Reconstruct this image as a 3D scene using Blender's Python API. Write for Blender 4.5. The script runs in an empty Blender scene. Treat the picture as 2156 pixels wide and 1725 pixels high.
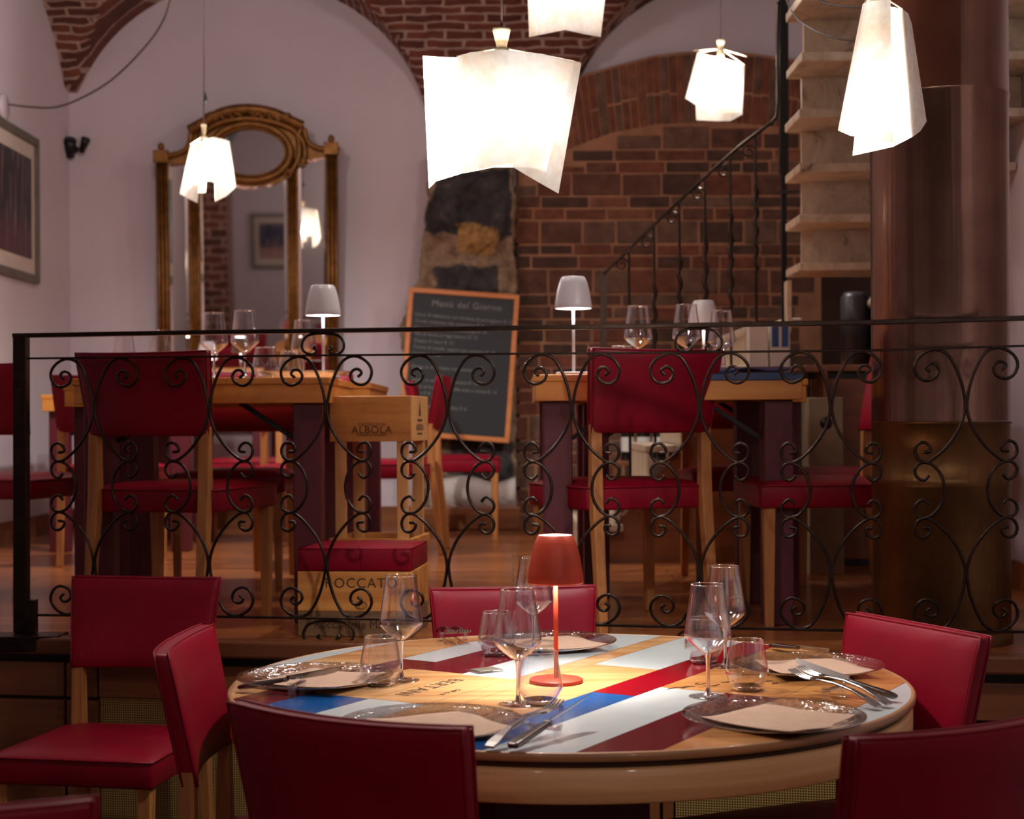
import bpy, math, random
from mathutils import Vector, Matrix, noise
random.seed(11)
SC = bpy.context.scene
COL = SC.collection

# ------------------------------------------------------------ camera, world, exposure
FPX, HOR, CZ, ROLL = 3210.0, 885.0, 1.295, math.radians(0.36)   # focal length in pixels, horizon row, eye height, roll
cam_d = bpy.data.cameras.new('camera')
cam = bpy.data.objects.new('camera', cam_d)
COL.objects.link(cam)
cam.matrix_world = Matrix.Translation((0, 0, CZ)) @ Matrix.Rotation(math.pi / 2, 4, 'X') @ Matrix.Rotation(-ROLL, 4, 'Z')
cam_d.sensor_width = 36.0
cam_d.lens = 36.0 * FPX / 2156.0
cam_d.shift_y = (HOR - 862.5) / 2156.0
cam_d.clip_start = 0.05
cam_d.dof.use_dof = True
cam_d.dof.focus_distance = 3.45
cam_d.dof.aperture_fstop = 4.6
SC.camera = cam
W = bpy.data.worlds.new('world'); SC.world = W; W.use_nodes = True
W.node_tree.nodes['Background'].inputs[0].default_value = (0.9, 0.85, 0.9, 1)
W.node_tree.nodes['Background'].inputs[1].default_value = 0.05
SC.view_settings.view_transform = 'Standard'
SC.view_settings.look = 'None'
SC.view_settings.gamma = 1.0
SC.view_settings.use_curve_mapping = False
SC.view_settings.exposure = 0.0
CY = SC.cycles
CY.use_denoising = True
CY.max_bounces = 10; CY.transparent_max_bounces = 24
CY.diffuse_bounces = 4; CY.glossy_bounces = 4; CY.transmission_bounces = 10
CY.caustics_reflective = False; CY.caustics_refractive = False
CY.sample_clamp_indirect = 4.0
CY.blur_glossy = 0.5

def lamp(name, loc, watts, radius=0.04, color=(1, 0.93, 0.88), parent=None, spot=None):
    d = bpy.data.lights.new(name, 'SPOT' if spot else 'POINT')
    d.energy = watts; d.color = color; d.shadow_soft_size = radius
    if spot:
        d.spot_size = spot; d.spot_blend = 0.6
    o = bpy.data.objects.new(name, d); COL.objects.link(o); o.location = loc
    if parent: o.parent = parent
    return o

WARM = (1.0, 0.92, 0.87)
# unseen fill lights, added to brighten what the hanging lamps leave dark
lamp('fill_light', (-0.7, -0.9, 2.7), 17, 0.10, WARM)
lamp('fill_light', (1.3, -0.8, 2.7), 30, 0.07, WARM)
lamp('fill_light', (-0.9, 4.3, 3.3), 26, 0.16, WARM)
lamp('fill_light', (-1.5, 6.3, 3.4), 36, 0.14, (1.0, 0.92, 0.92))
lamp('fill_light', (0.5, 6.4, 3.35), 26, 0.14, WARM)

# ------------------------------------------------------------ pixels of the photograph to points in the room
def P(px, py, Y):
    dx = px - 1078.0; dy = HOR - py
    x = dx * math.cos(ROLL) + dy * math.sin(ROLL); y = -dx * math.sin(ROLL) + dy * math.cos(ROLL)
    return Vector((x * Y / FPX, Y, CZ + y * Y / FPX))
def PZ(px, py, z):
    dx = px - 1078.0; dy = HOR - py
    y = -dx * math.sin(ROLL) + dy * math.cos(ROLL)
    return P(px, py, (z - CZ) * FPX / y)

# ------------------------------------------------------------ materials
def lin(c):
    return tuple((v / 255.0 / 12.92) if v / 255.0 <= 0.04045 else ((v / 255.0 + 0.055) / 1.055) ** 2.4 for v in c) + (1.0,)
def newmat(name):
    m = bpy.data.materials.new(name); m.use_nodes = True
    nt = m.node_tree
    return m, nt, nt.nodes['Principled BSDF'], nt.nodes['Material Output']
def N(nt, t, **kw):
    n = nt.nodes.new(t)
    for k, v in kw.items():
        setattr(n, k, v)
    return n
def coords(nt, scale=(1, 1, 1), rot=(0, 0, 0), kind='Object'):
    tc = N(nt, 'ShaderNodeTexCoord'); mp = N(nt, 'ShaderNodeMapping')
    mp.inputs['Scale'].default_value = scale; mp.inputs['Rotation'].default_value = rot
    nt.links.new(tc.outputs[kind], mp.inputs['Vector'])
    return mp.outputs['Vector']
def noisetex(nt, vec, scale, detail=4, rough=0.55, dist=0.0):
    n = N(nt, 'ShaderNodeTexNoise')
    n.inputs['Scale'].default_value = scale; n.inputs['Detail'].default_value = detail
    n.inputs['Roughness'].default_value = rough; n.inputs['Distortion'].default_value = dist
    nt.links.new(vec, n.inputs['Vector'])
    return n.outputs['Fac']
def ramp(nt, fac, stops):
    r = N(nt, 'ShaderNodeValToRGB')
    el = r.color_ramp.elements
    while len(el) < len(stops): el.new(0.5)
    for e, (p, c) in zip(el, stops):
        e.position = p; e.color = c
    nt.links.new(fac, r.inputs[0])
    return r.outputs[0]
def bump(nt, b, height, strength=0.2, dist=0.01):
    bp = N(nt, 'ShaderNodeBump'); bp.inputs['Strength'].default_value = strength; bp.inputs['Distance'].default_value = dist
    nt.links.new(height, bp.inputs['Height']); nt.links.new(bp.outputs[0], b.inputs['Normal'])
def plain(name, c, rough=0.5, metal=0.0, coat=0.0, var=0.12, vscale=6.0, bscale=0, bstr=0.1, bdist=0.004):
    m, nt, b, o = newmat(name)
    b.inputs['Roughness'].default_value = rough; b.inputs['Metallic'].default_value = metal
    b.inputs['Coat Weight'].default_value = coat; b.inputs['Coat Roughness'].default_value = 0.1
    L = lin(c); v = coords(nt)
    f = noisetex(nt, v, vscale)
    lo = tuple(x * (1 - var) for x in L[:3]) + (1,); hi = tuple(min(1, x * (1 + var)) for x in L[:3]) + (1,)
    nt.links.new(ramp(nt, f, [(0.3, lo), (0.7, hi)]), b.inputs['Base Color'])
    if bscale:
        bump(nt, b, noisetex(nt, v, bscale, 3), bstr, bdist)
    return m
def wood(name, c1, c2, axis='z', scale=1.0, rough=0.45, coat=0.0, rot=0.0, knots=True, bstr=0.06):
    m, nt, b, o = newmat(name)
    b.inputs['Roughness'].default_value = rough; b.inputs['Coat Weight'].default_value = coat; b.inputs['Coat Roughness'].default_value = 0.07
    st = {'x': (2.2, 34, 34), 'y': (34, 2.2, 34), 'z': (34, 34, 2.2), 'h': (2.2, 2.2, 60)}[axis]
    v = coords(nt, tuple(s * scale for s in st), (0, 0, rot))
    oi = N(nt, 'ShaderNodeObjectInfo')
    va = N(nt, 'ShaderNodeVectorMath', operation='ADD')
    mu = N(nt, 'ShaderNodeVectorMath', operation='SCALE'); mu.inputs['Scale'].default_value = 40.0
    cb = N(nt, 'ShaderNodeCombineXYZ')
    for i in range(3): nt.links.new(oi.outputs['Random'], cb.inputs[i])
    nt.links.new(cb.outputs[0], mu.inputs[0]); nt.links.new(v, va.inputs[0]); nt.links.new(mu.outputs[0], va.inputs[1])
    f = noisetex(nt, va.outputs[0], 1.0, 5, 0.6, 0.6)
    L1, L2 = lin(c1), lin(c2)
    col = ramp(nt, f, [(0.28, L1), (0.5, tuple((a + d) / 2 for a, d in zip(L1, L2))), (0.72, L2)])
    if knots:
        v2 = coords(nt, tuple((4.0 if s > 10 else 1.1) * scale for s in st), (0, 0, rot))
        vo = N(nt, 'ShaderNodeTexVoronoi'); vo.inputs['Scale'].default_value = 2.2; nt.links.new(v2, vo.inputs['Vector'])
        k = ramp(nt, vo.outputs['Distance'], [(0.03, (1, 1, 1, 1)), (0.11, (0, 0, 0, 1))])
        mx = N(nt, 'ShaderNodeMix', data_type='RGBA')
        nt.links.new(k, mx.inputs[0]); nt.links.new(col, mx.inputs[6]); mx.inputs[7].default_value = tuple(x * 0.35 for x in L1[:3]) + (1,)
        col = mx.outputs[2]
    nt.links.new(col, b.inputs['Base Color'])
    if bstr: bump(nt, b, f, bstr, 0.002)
    return m

def glassmat(name, tint=(0.985, 0.975, 0.98), base=0.035, gain=0.7, power=3.2, wav=0.0):
    # a clear thin pane: what is behind shows through, the room mirrors in it the more the flatter one looks at it
    m, nt, b, o = newmat(name); nt.nodes.remove(b)
    tr = N(nt, 'ShaderNodeBsdfTransparent'); tr.inputs[0].default_value = tint + (1,)
    gl = N(nt, 'ShaderNodeBsdfGlossy'); gl.inputs['Roughness'].default_value = 0.03; gl.inputs['Color'].default_value = (1, 1, 1, 1)
    lw = N(nt, 'ShaderNodeLayerWeight'); lw.inputs['Blend'].default_value = 0.5
    pw = N(nt, 'ShaderNodeMath', operation='POWER'); pw.inputs[1].default_value = power
    ma = N(nt, 'ShaderNodeMath', operation='MULTIPLY_ADD'); ma.inputs[1].default_value = gain; ma.inputs[2].default_value = base
    mx = N(nt, 'ShaderNodeMixShader')
    nt.links.new(lw.outputs['Facing'], pw.inputs[0]); nt.links.new(pw.outputs[0], ma.inputs[0]); nt.links.new(ma.outputs[0], mx.inputs[0])
    nt.links.new(tr.outputs[0], mx.inputs[1]); nt.links.new(gl.outputs[0], mx.inputs[2]); nt.links.new(mx.outputs[0], o.inputs[0])
    if wav:
        bp = N(nt, 'ShaderNodeBump'); bp.inputs['Strength'].default_value = wav; bp.inputs['Distance'].default_value = 0.004
        nt.links.new(noisetex(nt, coords(nt), 45, 2), bp.inputs['Height'])
        nt.links.new(bp.outputs[0], gl.inputs['Normal']); nt.links.new(bp.outputs[0], lw.inputs['Normal'])
    return m
def solidglass(name):
    m, nt, b, o = newmat(name)
    b.inputs['Transmission Weight'].default_value = 1.0; b.inputs['Roughness'].default_value = 0.02; b.inputs['IOR'].default_value = 1.45
    b.inputs['Base Color'].default_value = (1, 0.99, 0.99, 1)
    return m
def parchment(name):
    m, nt, b, o = newmat(name); nt.nodes.remove(b)
    v = coords(nt)
    f = noisetex(nt, v, 9, 5, 0.65); g = noisetex(nt, v, 60, 3)
    c = ramp(nt, f, [(0.3, lin((230, 206, 174))), (0.55, lin((246, 238, 226))), (0.8, lin((252, 250, 246)))])
    d = ramp(nt, g, [(0.3, (0.8, 0.78, 0.75, 1)), (0.6, (1, 1, 1, 1))])
    mm = N(nt, 'ShaderNodeMix', data_type='RGBA', blend_type='MULTIPLY'); mm.inputs[0].default_value = 0.6
    nt.links.new(c, mm.inputs[6]); nt.links.new(d, mm.inputs[7])
    di = N(nt, 'ShaderNodeBsdfDiffuse'); tl = N(nt, 'ShaderNodeBsdfTranslucent'); tr = N(nt, 'ShaderNodeBsdfTransparent')
    tr.inputs[0].default_value = (1, 0.96, 0.92, 1)
    nt.links.new(mm.outputs[2], di.inputs[0]); nt.links.new(mm.outputs[2], tl.inputs[0])
    m1 = N(nt, 'ShaderNodeMixShader'); m1.inputs[0].default_value = SHADE_TL
    m2 = N(nt, 'ShaderNodeMixShader'); m2.inputs[0].default_value = SHADE_TR
    nt.links.new(di.outputs[0], m1.inputs[1]); nt.links.new(tl.outputs[0], m1.inputs[2])
    nt.links.new(m1.outputs[0], m2.inputs[1]); nt.links.new(tr.outputs[0], m2.inputs[2]); nt.links.new(m2.outputs[0], o.inputs[0])
    return m
SHADE_TL, SHADE_TR = 0.022, 0.010
def emit(name, c, s):
    m, nt, b, o = newmat(name); nt.nodes.remove(b)
    e = N(nt, 'ShaderNodeEmission'); e.inputs[0].default_value = c + (1,); e.inputs[1].default_value = s
    nt.links.new(e.outputs[0], o.inputs[0]); return m

A59 = math.radians(59)
M = {}
M['leather'] = plain('red_leather', (126, 3, 29), 0.42, var=0.16, vscale=5, bscale=240, bstr=0.12, bdist=0.001)
M['leather'].node_tree.nodes['Principled BSDF'].inputs['Specular IOR Level'].default_value = 0.26
M['leg'] = wood('chair_wood', (150, 92, 46), (196, 132, 74), 'z', 1.0, 0.45, knots=False)
M['crate'] = wood('pine_crate', (176, 104, 40), (222, 154, 80), 'x', 0.7, 0.55)
M['crate_z'] = wood('pine_post', (190, 130, 72), (224, 168, 106), 'z', 0.7, 0.55, knots=False)
M['crate_old'] = wood('weathered_crate', (98, 70, 44), (138, 104, 68), 'x', 0.7, 0.7)
M['table_wood'] = wood('tabletop_pine', (186, 112, 52), (242, 196, 136), 'x', 0.55, 0.28, 0.55, -A59)
M['table_wood2'] = wood('tabletop_pine_dark', (176, 98, 40), (230, 168, 98), 'x', 0.6, 0.28, 0.55, -A59)
M['rim_wood'] = wood('rim_wood', (150, 104, 62), (190, 140, 92), 'h', 0.8, 0.4, 0.3, knots=False)
M['apron_wood'] = wood('apron_wood', (216, 164, 104), (238, 192, 134), 'h', 0.8, 0.45, 0.1, knots=False)
M['rim_dark'] = plain('dark_groove', (58, 34, 20), 0.6)
M['p_white'] = plain('white_lacquer', (206, 212, 210), 0.25, coat=0.5, var=0.04)
M['p_red'] = plain('red_lacquer', (146, 0, 22), 0.22, coat=0.5, var=0.05)
M['p_maroon'] = plain('maroon_lacquer', (104, 8, 22), 0.22, coat=0.5, var=0.08)
M['p_blue'] = plain('blue_lacquer', (0, 82, 150), 0.22, coat=0.5, var=0.06)
M['uptable'] = wood('table_pine', (192, 112, 38), (226, 154, 70), 'x', 0.5, 0.4, 0.2)
M['burgundy'] = plain('burgundy_leg', (84, 18, 30), 0.5, var=0.15)
M['iron'] = plain('wrought_iron', (50, 38, 32), 0.30, 0.8, var=0.3, vscale=30, bscale=90, bstr=0.15)
M['black'] = plain('black_metal', (20, 20, 20), 0.4, 0.4)
M['glass'] = glassmat('clear_glass', (0.965, 0.955, 0.965), base=0.06, gain=0.85, power=2.4)
M['rim_glass'] = glassmat('glass_rim', base=0.55, gain=0.45, power=1.2)
M['plate_glass'] = glassmat('plate_glass', (0.94, 0.94, 0.95), 0.13, 0.85, 2.2, 0.6)
M['solid_glass'] = solidglass('solid_glass')
M['napkin'] = plain('kraft_paper', (186, 152, 128), 0.9, var=0.06, vscale=40, bscale=160, bstr=0.25, bdist=0.001)
M['steel'] = plain('steel', (158, 152, 148), 0.24, 1.0, var=0.03)
M['darkhandle'] = plain('dark_steel', (120, 110, 106), 0.24, 1.0, var=0.05)
M['lamp_red'] = plain('red_lamp_enamel', (178, 62, 38), 0.45, 0.3, var=0.05)
M['lamp_white'] = plain('white_lamp_enamel', (206, 198, 200), 0.35, var=0.03)
M['lamp_in'] = plain('lamp_inside', (240, 236, 232), 0.6, var=0.02)
M['glow'] = emit('lamp_light', (1, 0.95, 0.9), 16)
M['parch'] = parchment('parchment')
M['cup'] = plain('socket_cup', (196, 182, 152), 0.5)
M['cord'] = plain('cord', (66, 48, 42), 0.7)
M['gold'] = plain('gilt', (122, 80, 34), 0.42, 0.65, var=0.35, vscale=22, bscale=60, bstr=0.5, bdist=0.006)
M['mirror'] = plain('mirror_glass', (226, 220, 214), 0.03, 1.0, var=0.02)
M['slate'] = plain('slate', (22, 24, 26), 0.6, var=0.2, vscale=3)
M['chalk'] = plain('chalk', (136, 134, 132), 0.9)
M['board_frame'] = wood('board_frame', (196, 112, 52), (222, 140, 78), 'x', 1.0, 0.5, knots=False)
M['silver'] = plain('silver_frame', (112, 104, 92), 0.45, 0.4, var=0.2)
M['paper'] = plain('cream_paper', (206, 190, 176), 0.8, var=0.05)
M['ink'] = plain('printed_ink', (62, 34, 20), 0.8)
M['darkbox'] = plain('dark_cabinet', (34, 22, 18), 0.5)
M['cream'] = plain('cream_card', (150, 132, 104), 0.8)
M['yellowcard'] = plain('ochre_card', (150, 112, 56), 0.8)
M['whitecard'] = plain('white_card', (214, 206, 196), 0.7)
M['bluecard'] = plain('blue_card', (34, 74, 130), 0.6)
M['machine'] = plain('grey_enamel', (52, 50, 52), 0.4, 0.3)
M['bottle'] = plain('bottle_glass', (16, 20, 14), 0.1, coat=0.6)
M['stone_white'] = plain('whitewashed_stone', (196, 186, 178), 0.9, bscale=18, bstr=0.6, bdist=0.02)
M['rock'] = plain('black_rock', (46, 42, 44), 0.85, var=0.6, vscale=9, bscale=26, bstr=0.8, bdist=0.03)
M['rock_tan'] = plain('tan_rock', (176, 128, 70), 0.9, var=0.25, vscale=14, bscale=30, bstr=0.6, bdist=0.02)
M['rock_mortar'] = plain('old_mortar', (112, 84, 62), 0.95, var=0.35, vscale=10, bscale=22, bstr=0.8, bdist=0.03)
M['plaster'] = plain('white_plaster', (210, 196, 201), 0.9, var=0.04, vscale=1.6, bscale=9, bstr=0.12, bdist=0.02)
M['mortar'] = plain('brick_mortar', (158, 112, 84), 0.95, var=0.2, vscale=8, bscale=40, bstr=0.5, bdist=0.01)
for i, c in enumerate([(108, 62, 44), (118, 66, 46), (94, 60, 46), (104, 76, 60), (74, 50, 40), (124, 76, 54)]):
    M['brick%d' % i] = plain('old_brick', c, 0.9, var=0.35, vscale=14, bscale=36, bstr=0.7, bdist=0.012)

def vaultbrick(name, mode):
    m, nt, b, o = newmat(name)
    tc = N(nt, 'ShaderNodeTexCoord'); sp = N(nt, 'ShaderNodeSeparateXYZ'); cb = N(nt, 'ShaderNodeCombineXYZ')
    nt.links.new(tc.outputs['Object'], sp.inputs[0])
    sub = N(nt, 'ShaderNodeMath', operation='SUBTRACT')
    nt.links.new(sp.outputs[2], sub.inputs[0]); nt.links.new(sp.outputs[1 if mode == 'x' else 0], sub.inputs[1])
    nt.links.new(sp.outputs[0 if mode == 'x' else 1], cb.inputs[0]); nt.links.new(sub.outputs[0], cb.inputs[1])
    nz = N(nt, 'ShaderNodeTexNoise'); nz.inputs['Scale'].default_value = 7; nt.links.new(tc.outputs['Object'], nz.inputs['Vector'])
    sc = N(nt, 'ShaderNodeVectorMath', operation='MULTIPLY_ADD'); sc.inputs[1].default_value = (0.07, 0.06, 0); nt.links.new(nz.outputs['Color'], sc.inputs[0]); nt.links.new(cb.outputs[0], sc.inputs[2])
    br = N(nt, 'ShaderNodeTexBrick'); br.inputs['Scale'].default_value = 1.0
    br.inputs['Brick Width'].default_value = 0.23; br.inputs['Row Height'].default_value = 0.085
    br.inputs['Mortar Size'].default_value = 0.012; br.inputs['Mortar Smooth'].default_value = 0.3; br.inputs['Bias'].default_value = -0.1
    br.inputs['Color1'].default_value = lin((122, 66, 48)); br.inputs['Color2'].default_value = lin((82, 44, 34)); br.inputs['Mortar'].default_value = lin((184, 154, 140))
    nt.links.new(sc.outputs[0], br.inputs['Vector'])
    f = noisetex(nt, tc.outputs['Object'], 11, 5)
    mm = N(nt, 'ShaderNodeMix', data_type='RGBA', blend_type='MULTIPLY'); mm.inputs[0].default_value = 0.8
    nt.links.new(br.outputs['Color'], mm.inputs[6]); nt.links.new(ramp(nt, f, [(0.25, (0.45, 0.42, 0.4, 1)), (0.65, (1, 1, 1, 1))]), mm.inputs[7])
    nt.links.new(mm.outputs[2], b.inputs['Base Color']); b.inputs['Roughness'].default_value = 0.92
    bump(nt, b, br.outputs['Fac'], 0.8, -0.02)
    return m
M['vault_x'] = vaultbrick('vault_brick', 'x'); M['vault_y'] = vaultbrick('vault_brick_side', 'y')

def planks(name, c1, c2, w, rough, coat):
    m, nt, b, o = newmat(name)
    v = coords(nt)
    br = N(nt, 'ShaderNodeTexBrick'); br.inputs['Scale'].default_value = 1.0
    br.inputs['Brick Width'].default_value = 1.3; br.inputs['Row Height'].default_value = w
    br.inputs['Mortar Size'].default_value = 0.0025; br.inputs['Bias'].default_value = 0.0
    br.inputs['Color1'].default_value = lin(c1); br.inputs['Color2'].default_value = lin(c2); br.inputs['Mortar'].default_value = lin((24, 12, 8))
    nt.links.new(v, br.inputs['Vector'])
    f = noisetex(nt, coords(nt, (2, 30, 30)), 1.0, 5, 0.6, 0.5)
    mm = N(nt, 'ShaderNodeMix', data_type='RGBA', blend_type='MULTIPLY'); mm.inputs[0].default_value = 0.7
    nt.links.new(br.outputs['Color'], mm.inputs[6]); nt.links.new(ramp(nt, f, [(0.3, (0.5, 0.45, 0.4, 1)), (0.7, (1, 1, 1, 1))]), mm.inputs[7])
    nt.links.new(mm.outputs[2], b.inputs['Base Color'])
    b.inputs['Roughness'].default_value = rough; b.inputs['Coat Weight'].default_value = coat; b.inputs['Coat Roughness'].default_value = 0.15
    bump(nt, b, f, 0.05, 0.002)
    return m
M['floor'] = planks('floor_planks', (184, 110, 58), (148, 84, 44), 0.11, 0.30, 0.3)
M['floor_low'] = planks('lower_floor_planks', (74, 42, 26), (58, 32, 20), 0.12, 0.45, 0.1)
M['darkwood'] = wood('dark_board', (104, 58, 30), (146, 88, 48), 'x', 0.5, 0.42, 0.15)
M['nosing'] = wood('nosing_board', (92, 50, 26), (122, 70, 38), 'x', 0.5, 0.36, 0.25, knots=False)

def grille(name):
    m, nt, b, o = newmat(name)
    v = coords(nt, (1, 1, 1), (0, 0, 0))
    sp = N(nt, 'ShaderNodeSeparateXYZ'); nt.links.new(v, sp.inputs[0])
    def sn(idx, f, sgn):
        a = N(nt, 'ShaderNodeMath', operation='MULTIPLY_ADD'); a.inputs[1].default_value = sgn
        nt.links.new(sp.outputs[2], a.inputs[0]); nt.links.new(sp.outputs[0], a.inputs[2])
        q = N(nt, 'ShaderNodeMath', operation='MULTIPLY'); q.inputs[1].default_value = f; nt.links.new(a.outputs[0], q.inputs[0])
        s = N(nt, 'ShaderNodeMath', operation='SINE'); nt.links.new(q.outputs[0], s.inputs[0]); return s.outputs[0]
    mu = N(nt, 'ShaderNodeMath', operation='MULTIPLY'); nt.links.new(sn(0, 440, 1), mu.inputs[0]); nt.links.new(sn(0, 440, -1), mu.inputs[1])
    c = ramp(nt, mu.outputs[0], [(0.12, lin((186, 150, 84))), (0.3, lin((18, 12, 8)))])
    nt.links.new(c, b.inputs['Base Color']); b.inputs['Roughness'].default_value = 0.5; b.inputs['Metallic'].default_value = 0.3
    return m
M['grille'] = grille('perforated_grille')

def marble(name):
    m, nt, b, o = newmat(name)
    v = coords(nt, (2.4, 2.4, 1.5))
    f = noisetex(nt, v, 2.6, 8, 0.72, 2.6)
    nt.links.new(ramp(nt, f, [(0.30, lin((88, 76, 66))), (0.40, lin((184, 162, 136))), (0.62, lin((212, 192, 166)))]), b.inputs['Base Color'])
    b.inputs['Roughness'].default_value = 0.4
    return m
M['marble'] = marble('veined_marble')

def copper(name, cs, r0, r1):
    m, nt, b, o = newmat(name)
    v = coords(nt, (1, 1, 0.03)); f = noisetex(nt, v, 16, 3)
    v2 = coords(nt, (1, 1, 1)); g = noisetex(nt, v2, 5, 5)
    nt.links.new(ramp(nt, g, [(0.3, lin(cs[0])), (0.6, lin(cs[1])), (0.75, lin(cs[2]))]), b.inputs['Base Color'])
    rr = N(nt, 'ShaderNodeMapRange'); rr.inputs[3].default_value = r0; rr.inputs[4].default_value = r1
    nt.links.new(f, rr.inputs[0]); nt.links.new(rr.outputs[0], b.inputs['Roughness'])
    b.inputs['Metallic'].default_value = 0.95; b.inputs['Anisotropic'].default_value = 0.7
    tg = N(nt, 'ShaderNodeTangent'); tg.direction_type = 'RADIAL'; tg.axis = 'Z'; nt.links.new(tg.outputs[0], b.inputs['Tangent'])
    bump(nt, b, f, 0.35, 0.012)
    return m
M['copper'] = copper('copper_sheet', ((128, 98, 84), (150, 118, 102), (156, 122, 98)), 0.17, 0.25)
M['brass'] = copper('brass_sheet', ((98, 70, 44), (128, 94, 58), (140, 104, 56)), 0.32, 0.45)

def posterart(name, top, mid, low, streak, zspan):
    # a printed picture: a dark sky over pale upright streaks and a plum ground, no known work
    m, nt, b, o = newmat(name)
    tc = N(nt, 'ShaderNodeTexCoord'); sp = N(nt, 'ShaderNodeSeparateXYZ'); nt.links.new(tc.outputs['Generated'], sp.inputs[0])
    base = ramp(nt, sp.outputs[2], [(0.0, lin(low)), (0.22, lin(low)), (0.4, lin(mid)), (0.85, lin(mid)), (1.0, lin(top))])
    v = coords(nt, (26, 26, 1.6), kind='Generated')
    f = noisetex(nt, v, 1.0, 3)
    sm = ramp(nt, f, [(0.57, (0, 0, 0, 1)), (0.62, (1, 1, 1, 1))])
    vo = N(nt, 'ShaderNodeTexVoronoi'); vo.inputs['Scale'].default_value = 9.0
    nt.links.new(coords(nt, (1, 1, 1), kind='Generated'), vo.inputs['Vector'])
    dots = ramp(nt, vo.outputs['Distance'], [(0.1, (1, 1, 1, 1)), (0.16, (0, 0, 0, 1))])
    ad = N(nt, 'ShaderNodeMix', data_type='RGBA', blend_type='ADD'); ad.inputs[0].default_value = 0.6
    nt.links.new(sm, ad.inputs[6]); nt.links.new(dots, ad.inputs[7])
    mx = N(nt, 'ShaderNodeMix', data_type='RGBA'); nt.links.new(ad.outputs[2], mx.inputs[0]); nt.links.new(base, mx.inputs[6]); mx.inputs[7].default_value = lin(streak)
    nt.links.new(mx.outputs[2], b.inputs['Base Color']); b.inputs['Roughness'].default_value = 0.35
    return m
M['art_dark'] = posterart('dark_print', (30, 30, 36), (20, 14, 20), (76, 36, 44), (120, 90, 84), 1)
M['art_blue'] = posterart('blue_print', (34, 40, 84), (44, 44, 80), (170, 130, 120), (190, 150, 140), 1)

def oldstone(name):
    # dark blocks, tan patches and pale mortar, where the stonework has them (weights stored per point)
    m, nt, b, o = newmat(name)
    at = N(nt, 'ShaderNodeAttribute'); at.attribute_name = 'stone'
    sp = N(nt, 'ShaderNodeSeparateColor'); nt.links.new(at.outputs['Color'], sp.inputs[0])
    v = coords(nt); f = noisetex(nt, v, 9, 6, 0.65); g = noisetex(nt, v, 30, 5)
    rock = ramp(nt, f, [(0.3, lin((26, 24, 27))), (0.62, lin((66, 60, 60))), (0.8, lin((120, 104, 92)))])
    mort = ramp(nt, f, [(0.3, lin((106, 78, 58))), (0.6, lin((160, 132, 106))), (0.8, lin((186, 166, 146)))])
    tan = ramp(nt, g, [(0.3, lin((140, 98, 52))), (0.7, lin((188, 142, 86)))])
    def edge(ch, lo, hi):
        ad = N(nt, 'ShaderNodeMath', operation='MULTIPLY_ADD'); ad.inputs[1].default_value = 0.5
        nt.links.new(g, ad.inputs[0]); nt.links.new(sp.outputs[ch], ad.inputs[2])
        mr = N(nt, 'ShaderNodeMapRange'); mr.inputs[1].default_value = lo; mr.inputs[2].default_value = hi; nt.links.new(ad.outputs[0], mr.inputs[0]); return mr.outputs[0]
    m1 = N(nt, 'ShaderNodeMix', data_type='RGBA'); nt.links.new(edge(0, 0.65, 0.85), m1.inputs[0]); nt.links.new(mort, m1.inputs[6]); nt.links.new(rock, m1.inputs[7])
    m2 = N(nt, 'ShaderNodeMix', data_type='RGBA'); nt.links.new(edge(1, 0.65, 0.85), m2.inputs[0]); nt.links.new(m1.outputs[2], m2.inputs[6]); nt.links.new(tan, m2.inputs[7])
    nt.links.new(m2.outputs[2], b.inputs['Base Color']); b.inputs['Roughness'].default_value = 0.85
    bump(nt, b, g, 0.7, 0.03)
    return m
M['oldstone'] = oldstone('old_stonework')
M['p_navy'] = plain('navy_lacquer', (20, 52, 96), 0.4)

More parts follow.
